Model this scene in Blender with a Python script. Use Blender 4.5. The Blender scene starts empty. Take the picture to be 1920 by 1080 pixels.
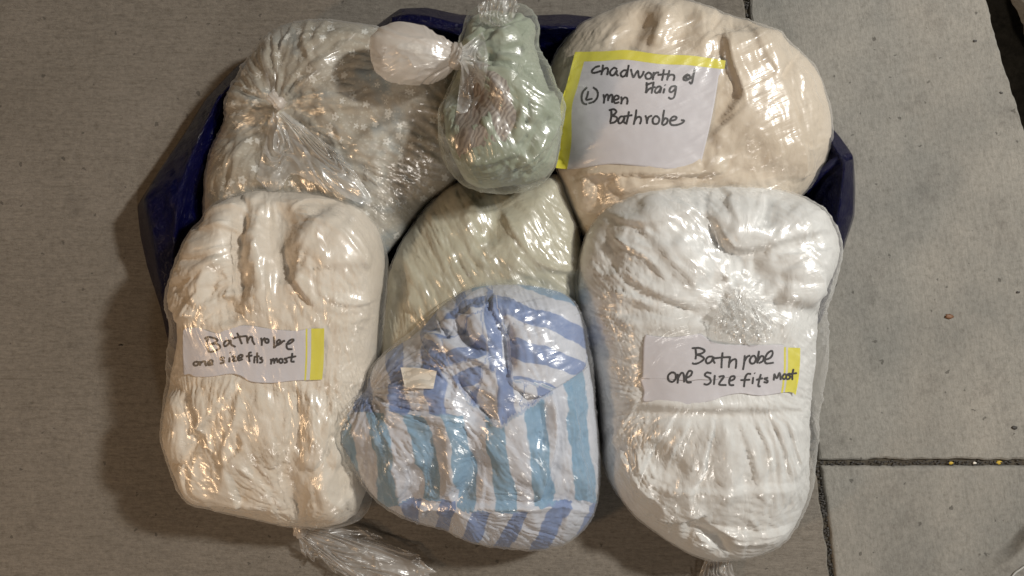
import bpy, math, random
import numpy as np
from mathutils import Vector
from mathutils.bvhtree import BVHTree

# ------------------------------------------------------------------ camera
H = 1.40                      # camera height above the concrete
LENS = 28.0
SC = 36.0 / (LENS * 1920.0)   # metres per photo pixel and metre of distance
scene = bpy.context.scene
cd = bpy.data.cameras.new("camera"); cam = bpy.data.objects.new("camera", cd)
scene.collection.objects.link(cam); scene.camera = cam
cam.location = (0, 0, H); cam.rotation_euler = (0, 0, 0)
cd.lens = LENS; cd.sensor_width = 36; cd.clip_start = 0.02; cd.clip_end = 100

# ------------------------------------------------------------------ world, lamps, exposure
w = bpy.data.worlds.new("World"); scene.world = w; w.use_nodes = True
bg = w.node_tree.nodes["Background"]
bg.inputs[0].default_value = (0.55, 0.5, 0.43, 1); bg.inputs[1].default_value = 0.065

def lamp(name, loc, target, size, power, col):
    l = bpy.data.lights.new(name, 'AREA'); l.shape = 'DISK'; l.size = size; l.energy = power; l.color = col
    o = bpy.data.objects.new(name, l); scene.collection.objects.link(o); o.location = loc
    o.rotation_euler = (Vector(target) - Vector(loc)).to_track_quat('-Z', 'Y').to_euler()
    return o
lamp("porch_lamp", (2.2, 1.15, 2.6), (0, 0, 0), 0.25, 109, (1.0, 0.97, 0.91))
lamp("warm_wall_lamp", (-2.0, -1.1, 1.9), (0, 0, 0), 0.30, 19, (1.0, 0.66, 0.38))
lamp("added_glint_lamp", (0.7, -2.3, 2.3), (0, 0, 0), 0.22, 15, (1.0, 0.93, 0.84))  # added fill with no known fixture, raises glints on the lower film
scene.view_settings.view_transform = 'Standard'; scene.view_settings.look = 'None'
scene.view_settings.exposure = 0.0; scene.view_settings.gamma = 1.0
scene.render.engine = 'CYCLES'
scene.cycles.max_bounces = 10; scene.cycles.transparent_max_bounces = 24
scene.cycles.diffuse_bounces = 4; scene.cycles.glossy_bounces = 3
scene.cycles.caustics_reflective = False; scene.cycles.caustics_refractive = False

# ------------------------------------------------------------------ helpers
def P(x, y, z):
    """photo pixel + height -> world"""
    x = np.asarray(x, float); y = np.asarray(y, float); z = np.asarray(z, float)
    s = SC * (H - z)
    return np.stack(np.broadcast_arrays((x - 960) * s, (540 - y) * s, z), -1)
def S(co):
    s = SC * (H - co[..., 2])
    return 960 + co[..., 0] / s, 540 - co[..., 1] / s

def catmull(pts, n_per=8, closed=False):
    p = np.asarray(pts, float); n = len(p); out = []
    if n < 3 and not closed:
        t = np.linspace(0, 1, n_per * (n - 1) + 1)[:, None]
        return p[0] * (1 - t) + p[-1] * t
    segs = n if closed else n - 1
    for i in range(segs):
        if closed: a, b, c, d = p[(i - 1) % n], p[i], p[(i + 1) % n], p[(i + 2) % n]
        else: a, b, c, d = p[max(i - 1, 0)], p[i], p[i + 1], p[min(i + 2, n - 1)]
        for k in range(n_per):
            t = k / n_per
            out.append(0.5 * ((2 * b) + (-a + c) * t + (2 * a - 5 * b + 4 * c - d) * t * t + (-a + 3 * b - 3 * c + d) * t ** 3))
    if not closed: out.append(p[-1])
    return np.array(out)

def resample(poly, n):
    poly = np.asarray(poly, float)
    d = np.r_[0, np.cumsum(np.linalg.norm(np.diff(poly, axis=0), axis=1))]
    t = np.linspace(0, d[-1], n)
    return np.stack([np.interp(t, d, poly[:, k]) for k in range(poly.shape[1])], 1)

def vnoise(x, y, seed=0):
    rs = np.random.RandomState(seed); T = rs.rand(256, 256)
    xi = np.floor(x).astype(int); yi = np.floor(y).astype(int); fx = x - xi; fy = y - yi
    fx = fx * fx * (3 - 2 * fx); fy = fy * fy * (3 - 2 * fy)
    g = lambda a, b: T[a & 255, b & 255]
    return (g(xi, yi) * (1 - fx) + g(xi + 1, yi) * fx) * (1 - fy) + (g(xi, yi + 1) * (1 - fx) + g(xi + 1, yi + 1) * fx) * fy * 1.0
def fbm(x, y, seed=0, o=4):
    s = 0; a = 1; tot = 0
    for k in range(o):
        s = s + a * (vnoise(x * 2 ** k, y * 2 ** k, seed + k) - 0.5); tot += a; a *= 0.5
    return s / tot * 2

def seg_dist(X, Y, poly):
    """signed distance to a polyline and position along it"""
    best = np.full(X.shape, 1e9); sg = np.zeros(X.shape); tt = np.zeros(X.shape)
    L = np.r_[0, np.cumsum(np.linalg.norm(np.diff(poly, axis=0), axis=1))]; tot = L[-1] + 1e-9
    for i in range(len(poly) - 1):
        a = poly[i]; d = poly[i + 1] - a; l2 = d @ d + 1e-12
        t = np.clip(((X - a[0]) * d[0] + (Y - a[1]) * d[1]) / l2, 0, 1)
        dx = X - a[0] - t * d[0]; dy = Y - a[1] - t * d[1]; dd = np.hypot(dx, dy)
        m = dd < best
        best = np.where(m, dd, best); sg = np.where(m, d[0] * (Y - a[1]) - d[1] * (X - a[0]), sg)
        tt = np.where(m, (L[i] + t * np.sqrt(l2)) / tot, tt)
    return best, np.sign(sg), tt

GL = []
class RL(list): pass
def strokes(X, Y, lst):
    """sum of creases; each = (kind, amp_mm, width_px, points).  kinds: r sharp ridge, s soft ridge, f fold step (high on the
    right-hand side going along the stroke), v valley is a negative amplitude"""
    if not isinstance(lst, RL): GL.extend(lst)
    h = np.zeros(X.shape); Xf = X.ravel(); Yf = Y.ravel(); hf = h.ravel()
    for kind, amp, wd, pts in lst:
        p = np.asarray(pts, float)
        if len(p) > 2: p = catmull(p, 4)
        R = wd * 4.2
        m = np.nonzero((Xf > p[:, 0].min() - R) & (Xf < p[:, 0].max() + R) & (Yf > p[:, 1].min() - R) & (Yf < p[:, 1].max() + R))[0]
        if not len(m): continue
        d, sg, t = seg_dist(Xf[m], Yf[m], p)
        tap = np.clip(np.minimum(t, 1 - t) * 5, 0, 1) ** 0.7
        tap = np.where((t <= 0) | (t >= 1), 0.0, tap) if kind != 'b' else 1.0
        ww = wd * (0.35 + 0.65 * tap)
        if kind in 'rb': g = np.exp(-d / ww * 1.3) * (d < R)
        elif kind == 's': g = np.exp(-(d / ww) ** 2)
        elif kind == 'f':
            g = np.where(sg > 0, np.exp(-d / (ww * 2.0)), np.exp(-(d / np.maximum(ww * 0.13, 1.6)) ** 1.3)) - .18 * np.where(sg > 0, 0, np.exp(-d / (ww * .9)))
        hf[m] += amp * 0.001 * g * tap
    return hf.reshape(X.shape)

def rnd_strokes(seed, n, box, ang, dang, ln, wd, amp, kind='r', poly=None):
    rs = np.random.RandomState(seed); out = RL()
    for _ in range(n):
        for _t in range(20):
            x = rs.uniform(box[0], box[2]); y = rs.uniform(box[1], box[3])
            if poly is None or inside(x, y, poly): break
        a = (ang(x, y) if callable(ang) else ang) + rs.normal() * dang
        l = rs.uniform(*ln) * 0.5; c = rs.normal() * 0.12 * l
        dx, dy = math.cos(a), math.sin(a)
        pts = [(x - dx * l, y - dy * l), (x - dy * c + rs.normal() * .03 * l, y + dx * c), (x + dx * l, y + dy * l)]
        k = kind if len(kind) == 1 else kind[rs.randint(len(kind))]
        out.append((k, rs.uniform(*amp) * (1 if rs.rand() < 0.7 else -0.7), rs.uniform(*wd), pts))
    return out
def inside(x, y, poly):
    c = False; n = len(poly); j = n - 1
    for i in range(n):
        if (poly[i][1] > y) != (poly[j][1] > y) and x < (poly[j][0] - poly[i][0]) * (y - poly[i][1]) / (poly[j][1] - poly[i][1]) + poly[i][0]: c = not c
        j = i
    return c
def poly_mask(X, Y, poly, soft):
    p = np.array(list(poly) + [poly[0]], float)
    d, _, _ = seg_dist(X, Y, p)
    ins = np.zeros(X.shape, bool); n = len(poly); j = n - 1
    for i in range(n):
        yi, yj, xi, xj = poly[i][1], poly[j][1], poly[i][0], poly[j][0]
        c = ((yi > Y) != (yj > Y))
        with np.errstate(divide='ignore', invalid='ignore'):
            c &= X < (xj - xi) * (Y - yi) / ((yj - yi) if yj != yi else 1e-9) + xi
        ins ^= c; j = i
    sd = np.where(ins, d, -d)
    return np.clip(sd / soft + 0.5, 0, 1)
GATHER = .75
def gather(X, Y, k, freq, amp, r0, r1, seed, a0=None, a1=None, twist=0.0):
    """pleats that radiate from a knot at k"""
    dx = X - k[0]; dy = Y - k[1]; r = np.hypot(dx, dy) + 1e-6; th = np.arctan2(dy, dx)
    th2 = th + twist * fbm(X / 60, Y / 60, seed + 9, 3)
    h = 0
    for i, (f, a) in enumerate(((freq, 1.0), (freq * 2.3, .55), (freq * 4.3, 0.12))):
        n = vnoise((th2 + 7) * f, r / 160 + 3, seed + i * 3)
        h = h + a * (1 - np.abs(2 * n - 1) * 2)
    win = np.clip((r - r0 * 0.2) / r0, 0, 1) * np.clip(1 - (r - r0) / (r1 - r0), 0, 1) ** 1.2
    if a0 is not None:
        mid = (a0 + a1) / 2; half = (a1 - a0) / 2
        dth = np.abs((th - mid + math.pi) % (2 * math.pi) - math.pi)
        win = win * np.clip((half - dth) / 0.25 + 0.5, 0, 1)
    return GATHER * amp * 0.001 * h * win

def blur(a, k):
    for _ in range(3):
        for ax in (0, 1):
            p = np.pad(a, [(k, k) if i == ax else (0, 0) for i in range(2)], mode='edge')
            c = np.cumsum(p, axis=ax); c = np.concatenate([np.zeros_like(np.take(c, [0], ax)), c], ax)
            n = a.shape[ax]; hi = np.take(c, np.arange(2 * k + 1, 2 * k + 1 + n), ax); lo = np.take(c, np.arange(0, n), ax)
            a = (hi - lo) / (2 * k + 1)
    return a
def normals(co):
    du = np.gradient(co, axis=0); dv = np.gradient(co, axis=1)
    n = np.cross(du, dv); n /= np.linalg.norm(n, axis=-1, keepdims=True) + 1e-12
    return n

def mesh_from(name, verts, faces, mat, smooth=True):
    me = bpy.data.meshes.new(name)
    me.from_pydata([tuple(v) for v in verts] if not isinstance(verts, np.ndarray) else verts.tolist(), [], faces if isinstance(faces, list) else faces.tolist())
    me.materials.append(mat)
    if smooth: me.polygons.foreach_set("use_smooth", [True] * len(me.polygons))
    me.update()
    return me
def link(name, me, parent=None):
    o = bpy.data.objects.new(name, me); scene.collection.objects.link(o)
    if parent is not None:
        o.parent = parent; o.matrix_parent_inverse = parent.matrix_world.inverted()
    return o
def grid_faces(n, m, flip=False):
    i = np.arange((n - 1) * m).reshape(n - 1, m)[:, :-1]
    f = np.stack([i, i + 1, i + m + 1, i + m], -1).reshape(-1, 4)
    return f[:, ::-1] if flip else f
def grid_obj(name, co, mat, parent=None, uv=None, attrs=None):
    n, m = co.shape[:2]
    nm = normals(co)[n // 2, m // 2]
    f = grid_faces(n, m)
    me = bpy.data.meshes.new(name)
    me.vertices.add(n * m); me.vertices.foreach_set("co", co.reshape(-1))
    me.loops.add(len(f) * 4); me.loops.foreach_set("vertex_index", f.reshape(-1).astype(np.int32))
    me.polygons.add(len(f)); me.polygons.foreach_set("loop_start", np.arange(0, len(f) * 4, 4, dtype=np.int32))
    me.polygons.foreach_set("use_smooth", np.ones(len(f), bool))
    me.materials.append(mat)
    if uv is not None:
        l = me.uv_layers.new(name="UVMap")
        l.data.foreach_set("uv", uv.reshape(-1, 2)[f.reshape(-1)].reshape(-1))
    for k, v in (attrs or {}).items():
        a = me.attributes.new(k, 'FLOAT', 'POINT'); a.data.foreach_set("value", np.asarray(v, float).reshape(-1))
    me.update(); me.validate()
    return link(name, me, parent)
def empty(name, loc):
    o = bpy.data.objects.new(name, None); scene.collection.objects.link(o); o.location = loc; o.empty_display_size = 0.05
    bpy.context.view_layer.update(); return o
def tag(o, label=None, cat=None, group=None, kind=None):
    for k, v in (("label", label), ("category", cat), ("group", group), ("kind", kind)):
        if v: o[k] = v
    return o

# ------------------------------------------------------------------ materials
class M:
    def __init__(s, name):
        s.m = bpy.data.materials.new(name); s.m.use_nodes = True; s.t = s.m.node_tree; s.t.nodes.clear()
        s.out = s.t.nodes.new("ShaderNodeOutputMaterial")
    def n(s, ty, ins=None, **kw):
        nd = s.t.nodes.new(ty)
        for k, v in kw.items(): setattr(nd, k, v)
        for k, v in (ins or {}).items():
            if isinstance(v, bpy.types.NodeSocket): s.t.links.new(v, nd.inputs[k])
            else: nd.inputs[k].default_value = v
        return nd
    def math(s, op, a, b=0.0, c=None):
        d = {0: a, 1: b}
        if c is not None: d[2] = c
        return s.n("ShaderNodeMath", d, operation=op).outputs[0]
    def mix(s, f, a, b):
        nd = s.n("ShaderNodeMix", data_type='RGBA')
        for i, v in ((0, f), (6, a), (7, b)):
            if isinstance(v, bpy.types.NodeSocket): s.t.links.new(v, nd.inputs[i])
            else: nd.inputs[i].default_value = v
        return nd.outputs[2]
    def ramp(s, f, stops):
        nd = s.n("ShaderNodeValToRGB", {0: f}); e = nd.color_ramp.elements
        while len(e) < len(stops): e.new(0.5)
        for i, (p, c) in enumerate(stops):
            e[i].position = p; e[i].color = c if len(c) == 4 else (*c, 1)
        return nd.outputs[0]
    def noise(s, vec, scale, detail=3, rough=0.5, dist=0.0):
        return s.n("ShaderNodeTexNoise", {"Vector": vec, "Scale": scale, "Detail": detail, "Roughness": rough, "Distortion": dist}).outputs[0]
    def pos(s, scale=(1, 1, 1), rot=0.0):
        g = s.n("ShaderNodeNewGeometry").outputs["Position"]
        return s.n("ShaderNodeMapping", {"Vector": g, "Scale": scale, "Rotation": (0, 0, rot)}).outputs[0]
    def bump(s, h, st, dist=0.001, nrm=None):
        d = {"Height": h, "Strength": st, "Distance": dist}
        if nrm is not None: d["Normal"] = nrm
        return s.n("ShaderNodeBump", d).outputs[0]
    def fin(s, sh):
        s.t.links.new(sh, s.out.inputs[0]); return s.m
    def attr(s, name): return s.n("ShaderNodeAttribute", attribute_name=name).outputs["Fac"]
def C4(*c): return (*c, 1)

def cloth_mat(name, col, col2, rough=0.85, weave=900, var=14, bump=0.35, crease=.22):
    m = M(name); p = m.pos()
    f = m.noise(p, var, 4, .6)
    c = m.mix(m.ramp(f, [(0.35, (0, 0, 0)), (0.7, (1, 1, 1))]), C4(*col), C4(*col2))
    h = m.noise(p, weave, 2, .6); h2 = m.noise(p, 160, 3, .6)
    q = m.n('ShaderNodeTexNoise', {'Vector': m.n('ShaderNodeMapping', {'Vector': p, 'Scale': (1, .45, 1), 'Rotation': (0, 0, .5)}).outputs[0], 'Scale': 30, 'Detail': 3, 'Roughness': .5, 'Distortion': 1.6}).outputs[0]
    q = m.math('POWER', m.math('ABSOLUTE', m.math('SUBTRACT', q, .5)), .6)
    b = m.bump(q, crease, 0.005); b = m.bump(h2, bump, 0.0012, b); b = m.bump(h, bump, 0.0004, b)
    sh = m.n("ShaderNodeBsdfPrincipled", {"Base Color": c, "Roughness": rough, "Normal": b, "Sheen Weight": 0.15, "Specular IOR Level": .25})
    return m.fin(sh.outputs[0])

def film_mat(name, milk=0.10, tint=(0.95, 0.94, 0.92), rough=0.2, refl=1.0, edge=0.35, scale=1.0, micro=0.22, streak=.3):
    m = M(name); p = m.pos()
    n1 = m.n("ShaderNodeTexNoise", {"Vector": p, "Scale": 48 * scale, "Detail": 3, "Roughness": .5, "Distortion": 1.4}).outputs[0]
    cr = m.math('ABSOLUTE', m.math('SUBTRACT', n1, .5))
    n2 = m.noise(p, 150 * scale, 3, .6, .8)
    uv = m.n("ShaderNodeUVMap").outputs[0]
    sv = m.n("ShaderNodeMapping", {"Vector": uv, "Scale": (1.0, .05, 1.0)}).outputs[0]
    st = m.noise(sv, 50, 3, .55, .35); st = m.math('ABSOLUTE', m.math('SUBTRACT', st, .5))
    st2 = m.noise(m.n("ShaderNodeMapping", {"Vector": uv, "Scale": (1.0, .14, 1.0), "Location": (3.1, 1.7, 0)}).outputs[0], 30, 2, .5, .5)
    b = m.bump(cr, micro * .35, 0.0035); b = m.bump(n2, micro * .5, 0.0008, b)
    b = m.bump(st, streak, -.0042, b); b = m.bump(st2, streak * .8, .006, b)
    lw = m.n("ShaderNodeLayerWeight", {"Blend": 0.5}).outputs["Facing"]
    g3 = m.math('POWER', lw, 3.0)
    fac = m.math('MULTIPLY_ADD', g3, edge, milk)
    fac = m.math('ADD', fac, m.math('MULTIPLY', m.math('SUBTRACT', m.noise(p, 22, 3), .5), min(milk, .15)))
    tr = m.n("ShaderNodeBsdfTransparent", {"Color": C4(.99, .99, .985)}).outputs[0]
    di = m.n("ShaderNodeBsdfDiffuse", {"Color": C4(*tint)}).outputs[0]
    tl = m.n("ShaderNodeBsdfTranslucent", {"Color": C4(*tint)}).outputs[0]
    md = m.n("ShaderNodeMixShader", {0: 0.4, 1: di, 2: tl}).outputs[0]
    base = m.n("ShaderNodeMixShader", {0: m.math('MAXIMUM', fac, 0.0), 1: tr, 2: md}).outputs[0]
    g1 = m.n("ShaderNodeBsdfGlossy", {"Color": C4(1, 1, 1), "Roughness": rough, "Normal": b}).outputs[0]
    g2 = m.n("ShaderNodeBsdfGlossy", {"Color": C4(1, 1, 1), "Roughness": min(rough * 2.4, .6), "Normal": b}).outputs[0]
    g = m.n("ShaderNodeMixShader", {0: 0.5, 1: g1, 2: g2}).outputs[0]
    ff = m.math('MULTIPLY', m.math('MULTIPLY_ADD', g3, .28, .095), refl)
    return m.fin(m.n("ShaderNodeMixShader", {0: ff, 1: base, 2: g}).outputs[0])

MAT = {}
MAT['robe_cream'] = cloth_mat("cream_terry", (.70, .62, .52), (.76, .69, .60))
MAT['robe_white'] = cloth_mat("white_terry", (.71, .71, .70), (.76, .76, .75))
MAT['robe_beige'] = cloth_mat("beige_fleece", (.62, .53, .42), (.69, .60, .49))
MAT['sheet_olive'] = cloth_mat("pale_olive_cotton", (.46, .44, .34), (.53, .51, .40), bump=.15)
MAT['sage'] = cloth_mat("sage_cotton", (.29, .33, .25), (.37, .40, .32), bump=.15)
MAT['film'] = film_mat("clear_film", 0.035, edge=.28)
MAT['film_floral'] = film_mat("creased_film", 0.06, edge=.35, refl=1.35)
MAT['film_dense'] = film_mat("bunched_film", 0.10, edge=.3, rough=.2, refl=1.6, streak=0)
MAT['film_tail'] = film_mat("bunched_film_tail", 0.32, edge=.4, rough=.16, refl=1.6, scale=1.4, micro=.8, streak=0)
MAT['film_end'] = film_mat("milky_film_end", 0.38, tint=(.93, .89, .85), rough=.2, refl=1.3, scale=1.2, streak=0, edge=.2)
MAT['film_bulb'] = film_mat("layered_film_bulb", 0.62, tint=(.96, .90, .84), rough=.22, refl=1.0, edge=.1, streak=0)
MAT['film_sage'] = film_mat("sage_bag_film", 0.06, tint=(.8, .86, .78))

def mat_floral():
    m = M("floral_print_fabric"); uv = m.n("ShaderNodeUVMap").outputs[0]
    U = m.n("ShaderNodeMapping", {"Vector": uv, "Scale": (1, 1, 1)}).outputs[0]
    warp = m.n("ShaderNodeTexNoise", {"Vector": U, "Scale": 60.0, "Detail": 2}).outputs["Color"]
    wv = m.n("ShaderNodeVectorMath", {0: warp, 1: (.5, .5, .5)}, operation='SUBTRACT').outputs[0]
    wv = m.n("ShaderNodeVectorMath", {0: wv, 3: 0.006}, operation='SCALE').outputs[0]
    UW = m.n("ShaderNodeVectorMath", {0: U, 1: wv}, operation='ADD').outputs[0]
    base = m.ramp(m.noise(U, 7, 3, .6), [(.38, (.40, .36, .29)), (.54, (.46, .42, .35)), (.66, (.33, .38, .40))])
    v = m.n("ShaderNodeTexVoronoi", {"Vector": UW, "Scale": 44.0, "Randomness": .85})
    d = v.outputs["Distance"]
    # petals: polar wobble around each cell centre
    rel = m.n("ShaderNodeVectorMath", {0: UW, 1: v.outputs["Position"]}, operation='SUBTRACT').outputs[0]
    sx = m.n("ShaderNodeSeparateXYZ", {0: rel}); ang = m.math('ARCTAN2', sx.outputs[1], sx.outputs[0])
    pet = m.math('MULTIPLY_ADD', m.math('COSINE', m.math('MULTIPLY', ang, 5.0)), 0.07, .32)
    fl = m.math('LESS_THAN', d, pet); hole = m.math('GREATER_THAN', d, 0.10)
    f = m.math('MULTIPLY', fl, hole)
    sel = m.math('GREATER_THAN', m.n("ShaderNodeSeparateColor", {0: v.outputs["Color"]}).outputs[0], .35)
    f = m.math('MULTIPLY', f, sel)
    c = m.mix(m.math('MULTIPLY', f, .95), base, C4(.78, .77, .72))
    v2 = m.n("ShaderNodeTexVoronoi", {"Vector": UW, "Scale": 120.0}).outputs["Distance"]
    lf = m.math('LESS_THAN', v2, .3)
    c = m.mix(m.math('MULTIPLY', m.math('MULTIPLY', lf, m.math('SUBTRACT', 1.0, f)), .45), c, C4(.62, .60, .52))
    b = m.bump(m.noise(m.pos(), 300, 3), .2, .0008)
    sh = m.n("ShaderNodeBsdfPrincipled", {"Base Color": c, "Roughness": .8, "Normal": b, "Specular IOR Level": .3})
    return m.fin(sh.outputs[0])
MAT['floral'] = mat_floral()

def mat_stripe():
    m = M("striped_cotton"); s = m.attr("stripe"); k = m.attr("hue")
    wob = m.math('MULTIPLY', m.math('SUBTRACT', m.noise(m.pos(), 70, 2), .5), .06)
    f = m.math('FRACT', m.math('ADD', s, wob))
    # 0..0.5 coloured, soft edges
    tri = m.math('ABSOLUTE', m.math('SUBTRACT', f, .5))           # .5 at stripe centre f=0
    st = m.n("ShaderNodeMapRange", {0: tri, 1: .235, 2: .27, 3: 0.0, 4: 1.0}).outputs[0]
    blue = m.mix(k, C4(.21, .375, .54), C4(.19, .27, .50))
    c = m.mix(st, C4(.62, .645, .72), blue)
    c = m.mix(m.math('MULTIPLY', m.noise(m.pos(), 30, 3), .25), c, C4(.5, .53, .62))
    b = m.bump(m.noise(m.pos(), 500, 3), .2, .0006)
    sh = m.n("ShaderNodeBsdfPrincipled", {"Base Color": c, "Roughness": .75, "Normal": b, "Specular IOR Level": .3})
    return m.fin(sh.outputs[0])
MAT['stripe'] = mat_stripe()

def mat_pinkstripe():
    m = M("brown_pink_striped_cotton")
    x = m.math('ADD', m.n("ShaderNodeSeparateXYZ", {0: m.pos(rot=.5)}).outputs[0], m.math('MULTIPLY', m.noise(m.pos(), 45, 2), .02))
    f = m.math('SINE', m.math('MULTIPLY', x, 950.0))
    c = m.mix(m.math('MULTIPLY_ADD', f, .5, .5), C4(.38, .33, .29), C4(.20, .16, .14))
    return m.fin(m.n("ShaderNodeBsdfPrincipled", {"Base Color": c, "Roughness": .8}).outputs[0])
MAT['pink'] = mat_pinkstripe()

def mat_tote():
    m = M("navy_woven_tarp"); p = m.pos()
    wv = m.n("ShaderNodeTexWave", {"Vector": p, "Scale": 330.0}, wave_profile='SIN').outputs[0]
    p2 = m.pos(rot=math.pi / 2)
    wv2 = m.n("ShaderNodeTexWave", {"Vector": p2, "Scale": 330.0}, wave_profile='SIN').outputs[0]
    n = m.noise(p, 70, 4, .6, 1.5); n = m.math('ABSOLUTE', m.math('SUBTRACT', n, .5))
    b = m.bump(n, .75, .010); b = m.bump(m.math('ADD', wv, wv2), .35, .0004, b)
    c = m.mix(m.noise(p, 9, 3), C4(.0006, .001, .020), C4(.0015, .0025, .038))
    sh = m.n("ShaderNodeBsdfPrincipled", {"Base Color": c, "Roughness": .13, "Normal": b, "Specular IOR Level": .25})
    return m.fin(sh.outputs[0])
MAT['tote'] = mat_tote()

def mat_paper():
    m = M("note_paper"); uv = m.n("ShaderNodeUVMap").outputs[0]
    c = m.mix(m.noise(m.pos(), 25, 3), C4(.60, .585, .64), (.68, .665, .71, 1))
    b = m.bump(m.noise(m.pos(), 45, 3), .15, .002)
    return m.fin(m.n("ShaderNodeBsdfPrincipled", {"Base Color": c, "Roughness": .7, "Normal": b}).outputs[0])
MAT['paper'] = mat_paper()
def flat(name, col, rough=.6):
    m = M(name)
    c = m.mix(m.noise(m.pos(), 60, 3), C4(*[x * .88 for x in col]), C4(*col))
    return m.fin(m.n("ShaderNodeBsdfPrincipled", {"Base Color": c, "Roughness": rough}).outputs[0])
MAT['yellow'] = flat("yellow_print", (.80, .74, .07))
MAT['ink'] = flat("black_marker", (.012, .010, .014), .5)
MAT['tagw'] = flat("white_tag", (.80, .76, .68))
MAT['leaf'] = flat("dry_leaf", (.20, .10, .05))
MAT['petal'] = flat("yellow_leaf", (.55, .38, .04))
MAT['grit'] = flat("dark_grit", (.05, .045, .04))
MAT['wire'] = flat("pale_wire", (.5, .5, .48), .3)

def mat_concrete(name, a, b_, broom, rot=0.0, blotch=3.0):
    m = M(name); p = m.pos(rot=rot)
    big = m.noise(p, blotch, 5, .62)
    fine = m.noise(p, 110, 6, .85)
    c = m.mix(m.ramp(big, [(.3, (0, 0, 0)), (.7, (1, 1, 1))]), C4(*a), C4(*b_))
    st = m.noise(m.n("ShaderNodeMapping", {"Vector": p, "Scale": (0.22, 1.0, 1.0)}).outputs[0], 260, 4, .75)
    st2 = m.noise(m.n("ShaderNodeMapping", {"Vector": p, "Scale": (0.10, 1.0, 1.0)}).outputs[0], 120, 4, .7)
    k = m.ramp(fine, [(.30, (.62, .60, .57)), (.5, (1, 1, 1)), (.70, (1.25, 1.24, 1.22))])
    c = m.n("ShaderNodeMix", {6: c, 7: k, 0: .8}, data_type='RGBA', blend_type='MULTIPLY').outputs[2]
    if broom: 
        k2 = m.ramp(m.math('ADD', m.math('MULTIPLY', st, .65), m.math('MULTIPLY', st2, .35)), [(.36, (.72, .71, .69)), (.52, (1, 1, 1)), (.68, (1.15, 1.14, 1.12))])
        c = m.n("ShaderNodeMix", {6: c, 7: k2, 0: broom}, data_type='RGBA', blend_type='MULTIPLY').outputs[2]
    # dark pits and specks
    dis = m.n("ShaderNodeTexNoise", {"Vector": p, "Scale": 130.0, "Detail": 2}).outputs["Color"]
    pd = m.n("ShaderNodeVectorMath", {0: m.n("ShaderNodeVectorMath", {0: dis, 3: .012}, operation='SCALE').outputs[0], 1: p}, operation='ADD').outputs[0]
    v = m.n("ShaderNodeTexVoronoi", {"Vector": pd, "Scale": 55.0, "Randomness": 1.0})
    r = m.n("ShaderNodeSeparateColor", {0: v.outputs["Color"]}).outputs[0]
    pit = m.math('LESS_THAN', m.math('ADD', v.outputs["Distance"], m.math('MULTIPLY', fine, .10)), m.math('MULTIPLY', m.math('POWER', r, 3.5), .26))
    c = m.mix(m.math('MULTIPLY', pit, .6), c, C4(.06, .055, .048))
    st3 = m.ramp(m.noise(p, 9, 6, .8), [(.54, (0, 0, 0)), (.74, (1, 1, 1))])
    c = m.mix(m.math('MULTIPLY', st3, .5), c, C4(.10, .09, .08))
    h = m.math('ADD', m.math('MULTIPLY', fine, 1.0), m.math('MULTIPLY', st, 1.2 * broom))
    b = m.bump(h, .8, .0016)
    b = m.bump(m.noise(p, 420, 3, .8), .6, .0007, b)
    b = m.bump(pit, .5, -.0012, b)
    return m.fin(m.n("ShaderNodeBsdfPrincipled", {"Base Color": c, "Roughness": .92, "Normal": b, "Specular IOR Level": .2}).outputs[0])
MAT['conc_l'] = mat_concrete("broomed_concrete", (.180, .162, .138), (.235, .213, .185), .9, blotch=2.4)
MAT['conc_r'] = mat_concrete("smooth_concrete", (.215, .212, .196), (.335, .315, .280), .5, rot=math.pi / 2 * .9, blotch=4)
MAT['dirt'] = mat_concrete("joint_dirt", (.050, .043, .034), (.11, .095, .072), 0, blotch=60)

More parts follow.
